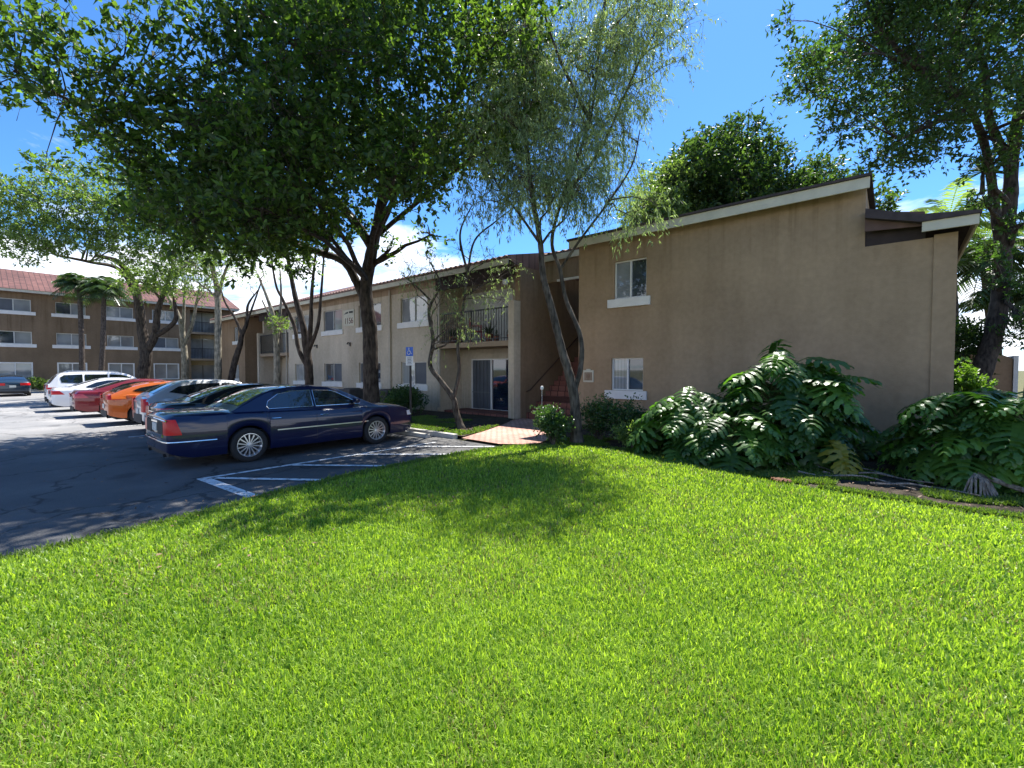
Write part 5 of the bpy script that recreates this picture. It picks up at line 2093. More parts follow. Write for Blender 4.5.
# wheelchair symbol
m.lathe([(.018, -.002), (.03, -.002), (.03, .002), (.018, .002)], 12, Matrix.Translation((-.02, -.05, 2.285)) @ Matrix.Rotation(PI / 2, 4, 'X') @ Matrix.Scale(.9, 4))
m.tube([(-.02, -.05, 2.26), (-.01, -.05, 2.16), (.06, -.05, 2.155), (.09, -.05, 2.07), (.115, -.05, 2.075)], .012, 5)
m.tube([(-.015, -.05, 2.21), (.05, -.05, 2.205)], .010, 5)
m.tube([(-.03 + .07 * math.cos(a), -.05, 2.115 + .075 * math.sin(a)) for a in [2.0 + .35 * k for k in range(12)]], .010, 5)
m.build('wheelchair_symbol', M['sign_white'], bb)
m = MB()
m.box(-.17, .17, -.045, -.035, 1.60, 1.965)
wp = m.build('white_panel', M['sign_white'], hs_)
m = MB()
for k, z in enumerate((1.90, 1.84, 1.78, 1.72, 1.66)):
    m.box(-.11 + .02 * (k % 2), .11 - .02 * (k % 2), -.048, -.0455, z - .014, z + .014)
m.build('small_print', M['sign_text'], wp)
for o_ in [bb, wp] + list(bb.children) + list(wp.children):
    for v_ in o_.data.vertices:
        v_.co.x *= .74
        v_.co.z = 2.34 - (2.34 - v_.co.z) * .74
hs_.rotation_euler.z = math.radians(18)
tag(hs_, 'blue and white disabled parking sign on a thin black post', 'sign')


# condenser boxes behind the shade tree
def condenser(px, Z, label):
    b = at(px, 384, Z)
    b.z = .07
    e = empty('air_conditioner', b)
    m = MB()
    m.box(-.45, .45, -.38, .38, .08, .82)
    bd = m.build('casing', M['cond'], e, bevel=.02)
    m = MB()
    for k in range(11):
        z = .14 + k * .058
        m.box(-.43, .43, -.392, -.381, z, z + .02)
    m.build('grille', M['black_metal'], e)
    m = MB()
    m.lathe([(.34, .82), (.34, .85), (.30, .86), (.05, .86), (.001, .86)], 20)
    m.build('fan_guard', M['black_metal'], e)
    m = MB()
    m.box(-.5, .5, -.43, .43, 0, .08)
    m.build('pad', M['concrete'], e)
    return tag(e, label, 'air conditioner', 'condenser units against the beige wall')


M['_'] = M['frame_dark']
M['cond'] = plain('cond', (0.05, 0.05, 0.052), .6, var=.2)
condenser(352, 19.0, 'dark condenser box just left of the big shade tree trunk')
condenser(389, 18.0, 'dark condenser box just right of the big shade tree trunk')


# balcony contents
def chair(loc, rz, mat, label):
    e = empty('chair', loc, rz)
    for sx in (-.2, .2):
        for sy in (-.2, .2):
            m = MB()
            m.tube([(sx, sy, 0), (sx * .95, sy * .95, .42)], [.018, .022], 6)
            m.build('leg', mat, e)
    m = MB()
    m.box(-.24, .24, -.23, .23, .42, .46)
    m.build('seat', mat, e, bevel=.012)
    m = MB()
    m.box(-.24, .24, .2, .23, .5, .56)
    m.box(-.24, .24, .22, .25, .84, .92)
    for k in range(5):
        x = -.22 + k * .11
        m.box(x - .02, x + .02, .215, .24, .46, .86)
    m.build('backrest', mat, e, bevel=.006)
    m = MB()
    for s in (-.25, .25):
        m.box(s - .025, s + .025, -.2, .22, .63, .66)
        m.box(s - .015, s + .015, -.2, -.17, .44, .63)
    m.build('armrest', mat, e, bevel=.005)
    return tag(e, label, 'chair')


chair((-12.15, 12.15, 2.681), 2.4, M['plastic_red'], 'red plastic chair standing on the upper balcony')


def potted(x, y, z, s, label, seed, leaf='leaf_palm'):
    e = empty('potted_plant', (x, y, z))
    m = MB()
    m.lathe([(.001, 0), (.09 * s, 0), (.13 * s, .2 * s), (.14 * s, .2 * s), (.14 * s, .24 * s), (.12 * s, .24 * s), (.11 * s, .2 * s), (.001, .2 * s)], 14)
    m.build('pot', M['pot_clay'], e, smooth=True)
    rg = random.Random(seed)
    V, Fc = [], []
    for i in range(46):
        az = rg.uniform(0, 6.28)
        el = rg.uniform(.2, 1.45)
        d = Vector((math.cos(az) * math.cos(el), math.sin(az) * math.cos(el), math.sin(el)))
        sd = Vector((-math.sin(az), math.cos(az), 0)) * .02 * s
        l = rg.uniform(.2, .5) * s
        a = Vector((0, 0, .2 * s))
        k = len(V)
        V += [a, a + d * l * .5 + sd, a + d * l + Vector((0, 0, -.06)), a + d * l * .5 - sd]
        Fc.append((k, k + 1, k + 2, k + 3))
    mk('leaves', V, Fc, M[leaf], e, tint=[.4] * len(V))
    return tag(e, label, 'potted plant', 'potted plants on the upper balcony')


potted(-13.25, 11.95, 2.681, 1.2, 'spiky potted plant at the left end of the upper balcony', 1)
potted(-12.75, 11.85, 2.681, .9, 'small potted plant left of the red chair', 2)
potted(-11.2, 11.85, 2.681, 1.2, 'bushy potted plant right of the red chair', 3)
potted(-10.85, 11.85, 2.681, .8, 'tiny potted plant between the bushy one and the balcony end', 4)
potted(-10.2, 11.85, 2.681, .9, 'potted plant in the right corner of the upper balcony', 5, 'leaf_hedge')


# ------------------------------------------------------------------ cars
def lerp(a, b, t):
    return a + (b - a) * t


def interp(x, pts):
    return float(np.interp(x, [p[0] for p in pts], [p[1] for p in pts]))


def chaikin(pts, it=2):
    for _ in range(it):
        out = [pts[0]]
        for a, b in zip(pts[:-1], pts[1:]):
            out.append((a[0] * .75 + b[0] * .25, a[1] * .75 + b[1] * .25))
            out.append((a[0] * .25 + b[0] * .75, a[1] * .25 + b[1] * .75))
        out.append(pts[-1])
        pts = out
    return pts


def car(name, label, loc, rz, P):
    L, W = P['L'], P['W']
    yr = -L / 2 + P['ro']
    yf = yr + P['wb']
    wr = P.get('wr', .335)
    R = wr + .055
    belt = P['belt']      # [(y, z)] shoulder line / deck
    sill = P.get('sill', .24)
    e = empty(name, loc, rz)
    e.scale = (P.get('s', .92),) * 3
    pm = P['paint']

    def plan(y):
        t = abs(y) / (L / 2)
        if y < 0:
            k = P.get('rtaper', .12)
        else:
            k = P.get('ftaper', .16)
        return W / 2 * (1 - k * max(0, (t - .55) / .45) ** 2.4 - .03 * (t > .999))

    def zlow(y):
        z = interp(y, [(-L / 2, sill + .10), (-L / 2 + .35, sill), (L / 2 - .35, sill), (L / 2, sill + .06)])
        for c in (yr, yf):
            d = abs(y - c)
            if d < R:
                z = max(z, wr + math.sqrt(R * R - d * d) * .98)
        return z
    ys = set(np.linspace(-L / 2 + .12, L / 2 - .12, 60).round(4))
    for c in (yr, yf):
        for k in range(25):
            ys.add(round(c + R * math.cos(PI * k / 24) * .9995, 4))
        ys.add(round(c - R * 1.002, 4)); ys.add(round(c + R * 1.002, 4))
    for q in (0, .015, .04, .08):
        ys.add(round(-L / 2 + q, 4)); ys.add(round(L / 2 - q, 4))
    ys = sorted(ys)
    crown = P.get('crown', .05)

    def ring(y):
        h = plan(y)
        endt = max(0, (abs(y) - (L / 2 - .12)) / .12)
        h -= .05 * endt ** 2
        zl = zlow(y)
        zb = interp(y, belt) - .05 * endt ** 2
        zl2 = zl + .03 * endt ** 2
        prof = [(.955, 0), (.985, .12), (1.0, .38), (.995, .62), (.975, .84), (.945, .955), (.89, 1.0)]
        pts = [(h * a, lerp(zl2, zb, b)) for a, b in prof]
        pts += [(h * .6, zb + crown * .65), (h * .3, zb + crown * .92), (0, zb + crown)]
        return pts
    rows = []
    V, Fc = [], []
    for y in ys:
        r = ring(y)
        full = r + [(-x, z) for x, z in r[-2::-1]]
        rows.append(len(V))
        V += [(x, y, z) for x, z in full]
    n = len(full)
    for a, b in zip(rows[:-1], rows[1:]):
        for j in range(n - 1):
            Fc.append((a + j, a + j + 1, b + j + 1, b + j))
    Fc.append(tuple(rows[0] + j for j in range(n)))
    Fc.append(tuple(rows[-1] + j for j in range(n))[::-1])
    # cabin
    cab = chaikin(P['cabin'], 2)
    zb0 = P['cbelt']
    wbase = W / 2 * P.get('cw', .90)
    zroof = max(z for _, z in cab)
    wroof = W / 2 * P.get('rw', .64)

    def xside(z):
        t = max(-.2, (z - zb0) / (zroof - zb0))
        return lerp(wbase, wroof, t)
    k0 = len(V)
    frac = [1, .965, .88, .55, 0, -.55, -.88, -.965, -1]
    for y, z in cab:
        xs_ = xside(z)
        for f_ in frac:
            dz = .035 * (1 - f_ * f_) if z > zb0 + .1 else .0
            if abs(f_) == 1:
                dz = -.02
            V.append((xs_ * f_ + (0.0), y, z + dz))
    m_ = len(frac)
    for i in range(len(cab) - 1):
        for j in range(m_ - 1):
            a = k0 + i * m_ + j
            Fc.append((a, a + 1, a + m_ + 1, a + m_))
    # cabin side faces: drop each outline point to belt
    for s in (0, m_ - 1):
        b0 = len(V)
        for i, (y, z) in enumerate(cab):
            V.append(((xside(zb0 - .12)) * (1 if s == 0 else -1), y, zb0 - .12))
        for i in range(len(cab) - 1):
            Fc.append((k0 + i * m_ + s, k0 + (i + 1) * m_ + s, b0 + i + 1, b0 + i))
    o = mk('body', V, Fc, pm, e)
    bm = bmesh.new()
    bm.from_mesh(o.data)
    bmesh.ops.recalc_face_normals(bm, faces=bm.faces)
    bm.to_mesh(o.data)
    bm.free()
    o.data.polygons.foreach_set('use_smooth', [True] * len(o.data.polygons))
    o.data.set_sharp_from_angle(angle=math.radians(38))
    # underbody
    m = MB()
    m.box(-W / 2 * .80, W / 2 * .80, -L / 2 + .2, L / 2 - .2, .2, .62)
    for c in (yr, yf):
        pass
    m.build('underbody', M['rubber_dark'], e)

    # front and rear glass strips over the cabin outline
    def strip(ya, yb, nm, wf=.90, off=.008, mat=None):
        idx = [i for i, (y, z) in enumerate(cab) if min(ya, yb) - 1e-6 <= y <= max(ya, yb) + 1e-6]
        pts = [cab[i] for i in idx]
        VV, FF = [], []
        for q, (y, z) in enumerate(pts):
            i = idx[q]
            p0 = cab[max(0, i - 1)]
            p1 = cab[min(len(cab) - 1, i + 1)]
            ty, tz = p1[0] - p0[0], p1[1] - p0[1]
            ln = math.hypot(ty, tz) or 1
            ny, nz = tz / ln, -ty / ln
            if nz < 0:
                ny, nz = -ny, -nz
            xs_ = xside(z) * wf
            for f_ in (-1, -.6, 0, .6, 1):
                dz = .035 * (1 - (f_ * wf) ** 2) if z > zb0 + .1 else 0
                VV.append((xs_ * f_, y + ny * off, z + nz * off + dz + .002))
        for a in range(len(pts) - 1):
            for j in range(4):
                FF.append((a * 5 + j, a * 5 + j + 1, a * 5 + 6 + j, a * 5 + 5 + j))
        return mk(nm, VV, FF, mat or M['car_glass'], e, True)
    strip(*P['ws'], 'windshield')
    strip(*P['rg'], 'rear_window', wf=P.get('rgw', .84))
    for poly in P['side']:
        for s in (1, -1):
            fr = [(s * (xside(z) + .006), y, z) for y, z in poly]
            w = mk('side_window', fr, [tuple(range(len(fr)))], M['car_glass'], e)
            if P.get('chrome'):
                m = MB()
                m.tube([(s * (xside(z) + .008), y, z) for y, z in poly + [poly[0]]], .008, 5)
                m.build('window_trim', M['chrome'], w)

    # shell point on flank
    def flank(y, z):
        r = ring(y)
        zs = [p[1] for p in r[:7]]
        xs_ = [p[0] for p in r[:7]]
        return float(np.interp(z, zs, xs_))

    def stripe(nm, y0, y1, z, h, mat, off=.008, nn=14, zz=None):
        for s in (1, -1):
            VV, FF = [], []
            for i in range(nn + 1):
                y = lerp(y0, y1, i / nn)
                zc = z if zz is None else lerp(z, zz, i / nn)
                for q, (dz, dx) in enumerate(((-h / 2, .0), (-h / 2, off), (h / 2, off), (h / 2, 0))):
                    VV.append((s * (flank(y, zc + dz) + dx), y, zc + dz))
            for i in range(nn):
                for q in range(3):
                    a = i * 4 + q
                    FF.append((a, a + 1, a + 5, a + 4))
            mk(nm, VV, FF, mat, e)
    # door seams (fine grooves)
    for yy in P.get('seams', []):
        for s in (1, -1):
            VV = []
            zs = np.linspace(zlow(yy) + .08, interp(yy, belt) - .03, 8)
            for z in zs:
                x = flank(yy, z) + .002
                VV += [(s * x, yy - .004, z), (s * x, yy + .004, z)]
            mk('door_seam', VV, [(2 * i, 2 * i + 1, 2 * i + 3, 2 * i + 2) for i in range(7)], M['rubber_dark'], e)
    for hy in P.get('handles', []):
        for s in (1, -1):
            z = P.get('hz', .80)
            x = flank(hy, z)
            m = MB()
            m.tube([(s * x, hy - .09, z), (s * (x + .03), hy - .07, z), (s * (x + .03), hy + .07, z), (s * x, hy + .09, z)], .013, 6)
            m.build('door_handle', P.get('hmat', pm), e, smooth=True)
    for st in P.get('stripes', []):
        stripe(*st)
    # mirrors
    my, mz = P['mirror']
    for s in (1, -1):
        x = xside(mz)
        m = MB()
        m.box(s * (x + .02) - .0, s * (x + .20), my - .06, my + .04, mz, mz + .13) if s > 0 else m.box(-(x + .20), -(x + .02), my - .06, my + .04, mz, mz + .13)
        m.build('mirror', pm, e, smooth=True, bevel=.02)
    # wheels
    for c in (yr, yf):
        for s in (1, -1):
            w = empty('wheel', (s * (W / 2 - .115), c, wr))
            w.parent = e
            Rm = Matrix.Rotation(s * PI / 2, 4, 'Y')
            m = MB()
            rr = wr
            m.lathe([(rr * .66, -.10), (rr * .93, -.11), (rr * .99, -.085), (rr, -.05), (rr, .06), (rr * .985, .085), (rr * .92, .105), (rr * .70, .10), (rr * .66, .09)], 36, Rm)
            m.build('tyre', M['tyre'], w, smooth=True, angle=50)
            m = MB()
            m.lathe([(rr * .67, .085), (rr * .69, .103), (rr * .655, .104), (rr * .61, .07), (rr * .60, -.06)], 36, Rm)
            ns = P.get('spokes', 5)
            sw = P.get('sw', .05)
            for k in range(ns):
                a = 2 * PI * k / ns
                Q = Rm @ Matrix.Rotation(a, 4, 'Z')
                i = len(m.v)
                w0, w1 = sw * .75, sw * 1.15
                vs = [(.03, -w0, .085), (rr * .63, -w1, .075), (rr * .63, w1, .075), (.03, w0, .085), (.03, -w0, .05), (rr * .63, -w1, .045), (rr * .63, w1, .045), (.03, w0, .05)]
                m.v += [tuple(Q @ Vector((p[0], p[1] * .5, p[2]))) for p in vs]
                m.f += [(i, i + 1, i + 2, i + 3), (i + 4, i + 7, i + 6, i + 5), (i, i + 4, i + 5, i + 1), (i + 3, i + 2, i + 6, i + 7)]
            m.lathe([(.001, .098), (.035, .096), (.045, .085), (.045, .05)], 16, Rm)
            m.build('rim', M['alloy'], w, smooth=True, angle=30)
            m = MB()
            m.lathe([(.001, .02), (rr * .62, .02)], 24, Rm)
            m.build('brake_disc', M['rubber_dark'], w)
    # lamps
    rb_ = P['tail']  # (inner fraction, z0, z1, depth)
    fi, z0, z1, dep = rb_[:4]
    for s in (1, -1):
        yA, yB = -L / 2 - .012, -L / 2 + dep
        outer = []
        for q in range(6):
            y = lerp(-L / 2 + .02, yB, q / 5)
            outer.append(y)
        VV, FF = [], []
        zz = [z0, lerp(z0, z1, .35), lerp(z0, z1, .7), z1]
        for z in zz:
            x_in = plan(-L / 2) * fi
            VV.append((s * x_in, -L / 2 - .012, z))
            VV.append((s * (flank(-L / 2 + .01, z) - .02), -L / 2 - .012, z))
            kz = 1.15 - .5 * (z - z0) / (z1 - z0)
            for y in outer:
                y = -L / 2 + .02 + (y + L / 2 - .02) * kz
                VV.append((s * (flank(y, z) + .010), y, z))
        nn = 8
        for a in range(3):
            for j in range(nn - 1):
                FF.append((a * nn + j, a * nn + j + 1, (a + 1) * nn + j + 1, (a + 1) * nn + j))
        FF.append(tuple(range(3 * nn, 4 * nn)))
        mk('tail_light', VV, FF, P.get('tailm', M['tail_red']), e, True, 40)
    fi, z0, z1, dep = P['head']
    for s in (1, -1):
        VV, FF = [], []
        zz = [z0, z1]
        outer = [lerp(L / 2 - .02, L / 2 - dep, q / 5) for q in range(6)]
        for z in zz:
            VV.append((s * plan(L / 2) * fi, L / 2 + .008, z))
            VV.append((s * (flank(L / 2 - .01, z) - .02), L / 2 + .008, z))
            for y in outer:
                VV.append((s * (flank(y, z) + .010), y, z))
        for j in range(7):
            FF.append((j, j + 1, 9 + j, 8 + j))
        FF.append(tuple(range(8, 16)))
        mk('headlight', VV, FF, M['head_clear'], e)
    # rear details
    m = MB()
    pz = P['plate']
    m.box(-.155, .155, -L / 2 - .02, -L / 2 - .006, pz, pz + .15)
    pl = m.build('license_plate', M['plate_white'], e)
    if P.get('rear_trim'):
        for (x0, x1, za, zb, mt) in P['rear_trim']:
            m = MB()
            m.box(x0, x1, -L / 2 - .016, -L / 2 - .004, za, zb)
            m.build('trunk_trim', mt, e, bevel=.004)
    # bumper lower lip
    m = MB()
    m.box(-W / 2 * .78, W / 2 * .78, -L / 2 + .03, -L / 2 + .12, .26, .36)
    for s in (-1, 1):
        m.lathe([(.03, 0), (.035, .12)], 10, Matrix.Translation((s * W * .28, -L / 2 + .12, .27)) @ Matrix.Rotation(PI / 2, 4, 'X'))
    m.build('exhaust', M['rubber_dark'], e)
    m = MB()
    m.box(-W / 2 * .6, W / 2 * .6, L / 2 - .04, L / 2 + .006, .42, .60)
    m.build('grille', M['rubber_dark'], e, bevel=.01)
    for ex in P.get('extra', []):
        ex(e, P, flank)
    tag(e, label, 'car', 'cars parked nose-in along the kerb' if rz == 0 else None)
    return e


NAVY = paint('paint_navy', (0.0022, 0.005, 0.038), .0)
BLACK = paint('paint_black', (0.006, 0.007, 0.009), .0)
SILVER = paint('paint_silver', (0.50, 0.53, 0.56), .6)
ORANGE = paint('paint_orange', (0.48, 0.10, 0.010), .1)
RED = paint('paint_red', (0.17, 0.006, 0.012), .15)
WHITE = paint('paint_white', (0.78, 0.78, 0.78), 0)
BLUE = paint('paint_blue', (0.010, 0.028, 0.05), .1)


def lincoln_extra(e, P, flank):
    L, W = P['L'], P['W']
    # chrome rear bumper band wrapping the corner
    m = MB()
    pts = []
    for s in (-1,):
        pass
    path = [(flank(-L / 2 + .75, .53) + .012, -L / 2 + .75, .53), (flank(-L / 2 + .35, .53) + .012, -L / 2 + .35, .53), (flank(-L / 2 + .12, .53) + .012, -L / 2 + .12, .53),
            (flank(-L / 2 + .03, .53), -L / 2 + .01, .53), (flank(-L / 2 + .01, .53) - .08, -L / 2 - .02, .53), (.3, -L / 2 - .03, .53)]
    m.tube(path, .016, 6)
    m.tube([(-x, y, z) for x, y, z in path], .016, 6)
    m.tube([(.3, -L / 2 - .03, .53), (-.3, -L / 2 - .03, .53)], .016, 6)
    m.build('bumper_trim', M['chrome'], e, smooth=True)
    m = MB()
    m.tube([(.78, -L / 2 - .01, .92), (0, -L / 2 - .018, .94), (-.78, -L / 2 - .01, .92)], .014, 6)
    m.box(-.55, .55, -L / 2 - .02, -L / 2 - .005, .60, .66)
    m.build('trunk_trim', M['chrome'], e)


# the long navy sedan
S_N = dict(L=5.45, W=1.98, ro=1.33, wb=2.93, wr=.345, paint=NAVY, cbelt=.98, crown=.05, sill=.22,
           belt=[(-2.725, .99), (-2.55, 1.01), (-1.9, 1.02), (-1.3, 1.01), (.6, .97), (1.2, .98), (1.9, .95), (2.45, .88), (2.725, .78)],
           cabin=[(1.62, .98), (1.5, 1.0), (.75, 1.36), (.45, 1.455), (-.1, 1.495), (-.65, 1.47), (-1.0, 1.38), (-1.62, 1.06), (-1.75, 1.0)],
           ws=(.62, 1.42), rg=(-1.55, -.92), rgw=.86, cw=.915, rw=.66,
           side=[[(1.12, 1.045), (.58, 1.33), (.40, 1.385), (.02, 1.40), (.02, 1.045)], [(-.04, 1.045), (-.04, 1.40), (-.45, 1.395), (-.75, 1.34), (-.98, 1.20), (-1.02, 1.10), (-.98, 1.045)]],
           chrome=True, seams=[1.25, .0, -1.05], handles=[.18, -.86], hz=.85, hmat=M['chrome'], mirror=(.98, 1.06),
           stripes=[('side_trim', -.86, 1.42, .60, .022, M['alloy'])],
           tail=(.68, .66, .945, .19), head=(.55, .66, .78, .22), plate=.70, spokes=14, sw=.022,
           rear_trim=[(-.60, -.22, .66, .90, M['rubber_dark']), (.22, .60, .66, .90, M['rubber_dark']), (-.22, .22, .86, .90, M['chrome'])], extra=[lincoln_extra], rtaper=.16, ftaper=.14)
CX = -9.95
S_N['s'] = .91
CARY = 3.2 + (5.45 / 2 - 1.33) * .91
car('parked_sedan', 'long navy blue sedan with multi spoke wheels and chrome trim, nearest car in the row', (CX, CARY, 0), 0, S_N)

SED = dict(L=4.85, W=1.82, ro=1.05, wb=2.75, wr=.325, cbelt=.96, crown=.04, sill=.23,
           belt=[(-2.425, .92), (-2.3, 1.0), (-1.7, 1.02), (.6, .95), (1.3, .93), (2.0, .84), (2.425, .70)],
           cabin=[(1.45, .95), (1.3, .97), (.55, 1.35), (.15, 1.43), (-.4, 1.445), (-.9, 1.39), (-1.85, 1.04), (-2.0, 1.0)],
           ws=(.45, 1.25), rg=(-1.75, -.85), cw=.90, rw=.63,
           side=[[(1.0, 1.02), (.45, 1.29), (.1, 1.36), (-.1, 1.365), (-.1, 1.02)], [(-.16, 1.02), (-.16, 1.365), (-.6, 1.35), (-1.0, 1.26), (-1.35, 1.08), (-1.3, 1.03)]],
           seams=[1.05, -.12, -1.1], handles=[.1, -.95], hz=.84, mirror=(.85, 1.0), tail=(.45, .76, .92, .34), head=(.45, .60, .72, .35), plate=.62, stripes=[])
b_ = dict(SED, paint=BLACK, tailm=M['tail_pink'], chrome=True, rear_trim=[(-.35, .35, .80, .83, M['chrome'])])
b_['L'] = 4.9
car('parked_sedan', 'black sedan with pinkish tail lights wedged behind the navy sedan', (-12.9, 4.80, 0), 0, b_)

HAT = dict(L=4.4, W=1.80, ro=.85, wb=2.65, wr=.325, cbelt=1.0, crown=.04, sill=.24,
           belt=[(-2.2, .95), (-2.1, 1.02), (-1.2, 1.02), (.6, .97), (1.2, .96), (1.85, .86), (2.2, .72)],
           cabin=[(1.35, .97), (1.2, .99), (.5, 1.38), (.1, 1.49), (-.7, 1.52), (-1.3, 1.47), (-1.85, 1.20), (-2.1, 1.02)],
           ws=(.42, 1.15), rg=(-2.0, -1.38), rgw=.82, cw=.91, rw=.66,
           side=[[(.95, 1.04), (.42, 1.34), (.1, 1.41), (-.2, 1.42), (-.2, 1.04)], [(-.26, 1.04), (-.26, 1.42), (-.8, 1.42), (-1.35, 1.34), (-1.6, 1.18), (-1.1, 1.08)]],
           seams=[1.0, -.22, -1.1], handles=[.0, -1.0], hz=.85, mirror=(.8, 1.03), tail=(.58, .86, 1.0, .30), head=(.45, .62, .75, .4), plate=.55, stripes=[])
car('parked_hatchback', 'pale silver hatchback between the black sedan and the orange hatchback', (-15.75, 4.80, 0), 0,
    dict(HAT, paint=SILVER, tail=(.62, .62, 1.0, .12), rear_trim=[(-.5, .5, .30, .55, M['rubber_dark'])]))
car('parked_hatchback', 'bright orange hatchback with sloping roof between silver and red cars', (-18.7, 4.48, 0), 0,
    dict(HAT, L=4.35, W=1.8, paint=ORANGE, wr=.335, cabin=[(1.35, .97), (1.2, .99), (.5, 1.33), (.05, 1.41), (-.7, 1.42), (-1.3, 1.34), (-1.85, 1.14), (-2.1, 1.02)],
         side=[[(.95, 1.04), (.42, 1.28), (.1, 1.34), (-.2, 1.35), (-.2, 1.04)], [(-.26, 1.04), (-.26, 1.35), (-.8, 1.33), (-1.3, 1.24), (-1.55, 1.14), (-1.1, 1.08)]],
         rear_trim=[(-.55, .55, .28, .48, M['rubber_dark'])]))
car('parked_sedan', 'dark red sedan between the orange hatchback and the white sedan', (-22.5, 4.36, 0), 0, dict(SED, paint=RED, tailm=M['tail_pink'], rear_trim=[(-.5, .5, .26, .42, M['rubber_dark'])]))
car('parked_sedan', 'white sedan with slim red tail lights parked beside the white utility vehicle', (-26.2, 4.08, 0), 0, dict(SED, paint=WHITE, rear_trim=[(-.5, .5, .26, .40, M['rubber_dark'])]))
SUV = dict(L=4.9, W=1.93, ro=1.0, wb=2.8, wr=.37, cbelt=1.1, crown=.04, sill=.30,
           belt=[(-2.45, 1.05), (-2.35, 1.12), (.7, 1.08), (1.3, 1.06), (2.1, .98), (2.45, .82)],
           cabin=[(1.5, 1.07), (1.35, 1.1), (.7, 1.55), (.35, 1.68), (-.6, 1.73), (-1.7, 1.70), (-2.05, 1.62), (-2.35, 1.16), (-2.42, 1.12)],
           ws=(.6, 1.3), rg=(-2.36, -2.08), rgw=.86, cw=.93, rw=.74,
           side=[[(1.05, 1.15), (.6, 1.48), (.35, 1.57), (-.15, 1.60), (-.15, 1.15)], [(-.22, 1.15), (-.22, 1.60), (-1.1, 1.60), (-1.1, 1.15)], [(-1.18, 1.15), (-1.18, 1.60), (-1.85, 1.57), (-2.0, 1.45), (-1.95, 1.2)]],
           seams=[1.1, -.18, -1.14], handles=[0.05, -.95], hz=.98, mirror=(.9, 1.15), tail=(.60, .88, 1.08, .32), head=(.45, .75, .9, .4), plate=.75, stripes=[])


def roof_rails(e, P, flank):
    m = MB()
    for s in (-1, 1):
        m.tube([(s * .66, .25, 1.70), (s * .67, .1, 1.76), (s * .67, -1.6, 1.77), (s * .66, -1.75, 1.70)], .018, 6)
    m.build('roof_rail', M['alloy'], e, smooth=True)


car('parked_suv', 'tall white utility vehicle with roof rails at the far end of the row', (-29.6, 4.2, 0), 0, dict(SUV, paint=WHITE, extra=[roof_rails], rear_trim=[(-.6, .6, .32, .5, M['rubber_dark'])]))
car('parked_sedan', 'dark blue sedan seen from behind at the left edge, facing the brown block', (-44.6, 1.35, 0), PI / 2, dict(SED, paint=BLUE))

# ------------------------------------------------------------------ sky, clouds and sun
SUN_EL = math.radians(61)
sx, sy = -0.21, 0.978
world = bpy.data.worlds.new('World')
scene.world = world
world.use_nodes = True
nt = world.node_tree
bg = nt.nodes['Background']
sky = N(nt, 'ShaderNodeTexSky', sky_type='NISHITA')
sky.sun_disc = False
sky.sun_elevation = SUN_EL
sky.sun_rotation = math.atan2(sx, sy)
sky.altitude = 300
sky.air_density = 1.0
sky.dust_density = 0.35
sky.ozone_density = 3.0
tc = N(nt, 'ShaderNodeTexCoord')
sep = N(nt, 'ShaderNodeSeparateXYZ')
nt.links.new(tc.outputs['Generated'], sep.inputs[0])
# project direction onto a flat cloud layer
zc = N(nt, 'ShaderNodeMath', operation='MAXIMUM')
zc.inputs[1].default_value = 0.0
nt.links.new(sep.outputs['Z'], zc.inputs[0])
za = N(nt, 'ShaderNodeMath', operation='ADD')
za.inputs[1].default_value = 0.12
nt.links.new(zc.outputs[0], za.inputs[0])
dx = N(nt, 'ShaderNodeMath', operation='DIVIDE')
nt.links.new(sep.outputs['X'], dx.inputs[0]); nt.links.new(za.outputs[0], dx.inputs[1])
dy = N(nt, 'ShaderNodeMath', operation='DIVIDE')
nt.links.new(sep.outputs['Y'], dy.inputs[0]); nt.links.new(za.outputs[0], dy.inputs[1])
cb = N(nt, 'ShaderNodeCombineXYZ')
nt.links.new(dx.outputs[0], cb.inputs[0]); nt.links.new(dy.outputs[0], cb.inputs[1])
cn = N(nt, 'ShaderNodeTexNoise')
cn.inputs['Scale'].default_value = 1.15
cn.inputs['Detail'].default_value = 9
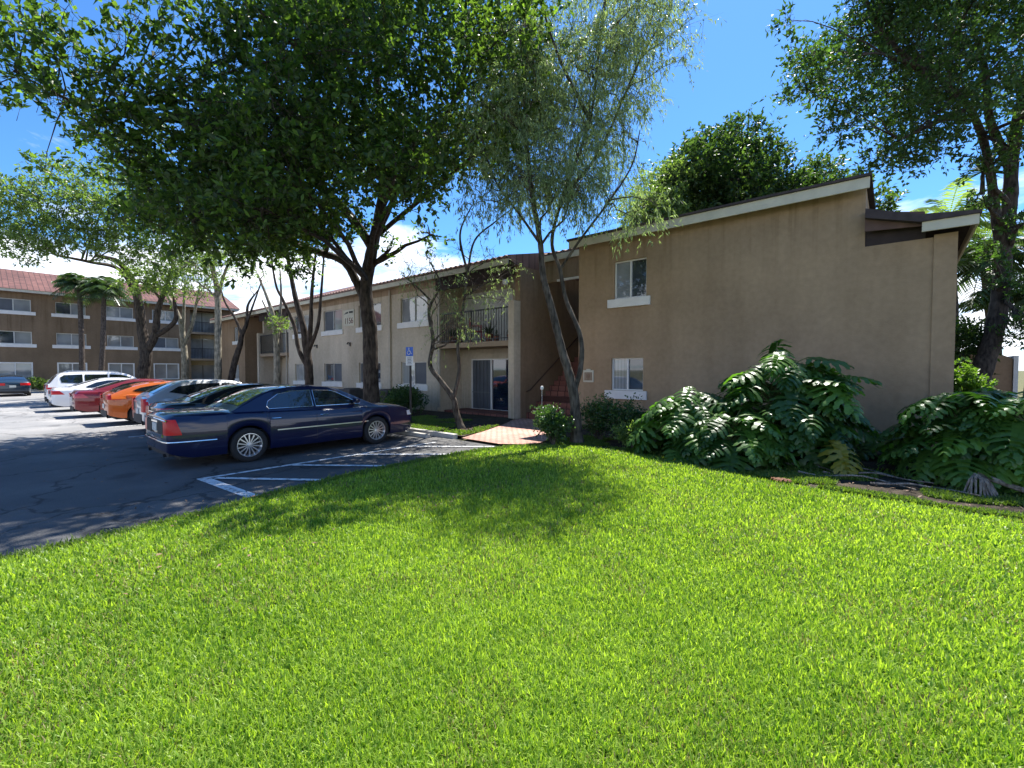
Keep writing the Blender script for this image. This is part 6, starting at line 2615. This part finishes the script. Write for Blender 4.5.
cn.inputs['Roughness'].default_value = 0.58
cn.inputs['Distortion'].default_value = 0.3
nt.links.new(cb.outputs[0], cn.inputs['Vector'])
# more cloud low down, almost none overhead
hz = N(nt, 'ShaderNodeMapRange')
hz.inputs['From Min'].default_value = 0.16
hz.inputs['From Max'].default_value = 0.42
hz.inputs['To Min'].default_value = 0.16
hz.inputs['To Max'].default_value = -0.34
nt.links.new(sep.outputs['Z'], hz.inputs['Value'])
ca = N(nt, 'ShaderNodeMath', operation='ADD')
nt.links.new(cn.outputs['Fac'], ca.inputs[0]); nt.links.new(hz.outputs[0], ca.inputs[1])
cr = ramp(nt, [(0.50, (0, 0, 0)), (0.66, (1, 1, 1))])
nt.links.new(ca.outputs[0], cr.inputs[0])
tintn = N(nt, 'ShaderNodeMix', data_type='RGBA', blend_type='MULTIPLY')
tintn.inputs[0].default_value = 1
tintn.inputs[7].default_value = (0.48, 0.84, 1.18, 1)
nt.links.new(sky.outputs[0], tintn.inputs[6])
mixc = N(nt, 'ShaderNodeMix', data_type='RGBA')
nt.links.new(cr.outputs[0], mixc.inputs[0])
nt.links.new(tintn.outputs[2], mixc.inputs[6])
mixc.inputs[7].default_value = (8.5, 8.9, 9.6, 1)
nt.links.new(mixc.outputs[2], bg.inputs['Color'])
bg.inputs['Strength'].default_value = 0.09

sd = bpy.data.lights.new('sun', 'SUN')
sd.energy = 5.0
sd.angle = math.radians(0.53)
sd.color = (1.0, 0.955, 0.88)
so = bpy.data.objects.new('sun', sd)
COL.objects.link(so)
v = Vector((sx * math.cos(SUN_EL), sy * math.cos(SUN_EL), math.sin(SUN_EL)))
so.rotation_euler = v.to_track_quat('Z', 'Y').to_euler()
so.location = v * 60

vs_ = scene.view_settings
vs_.view_transform = 'Standard'
vs_.look = 'None'
vs_.exposure = 1.18
vs_.gamma = 1
scene.render.resolution_x = 1024
scene.render.resolution_y = 768
scene.cycles.max_bounces = 7
scene.cycles.diffuse_bounces = 4
scene.cycles.transparent_max_bounces = 6
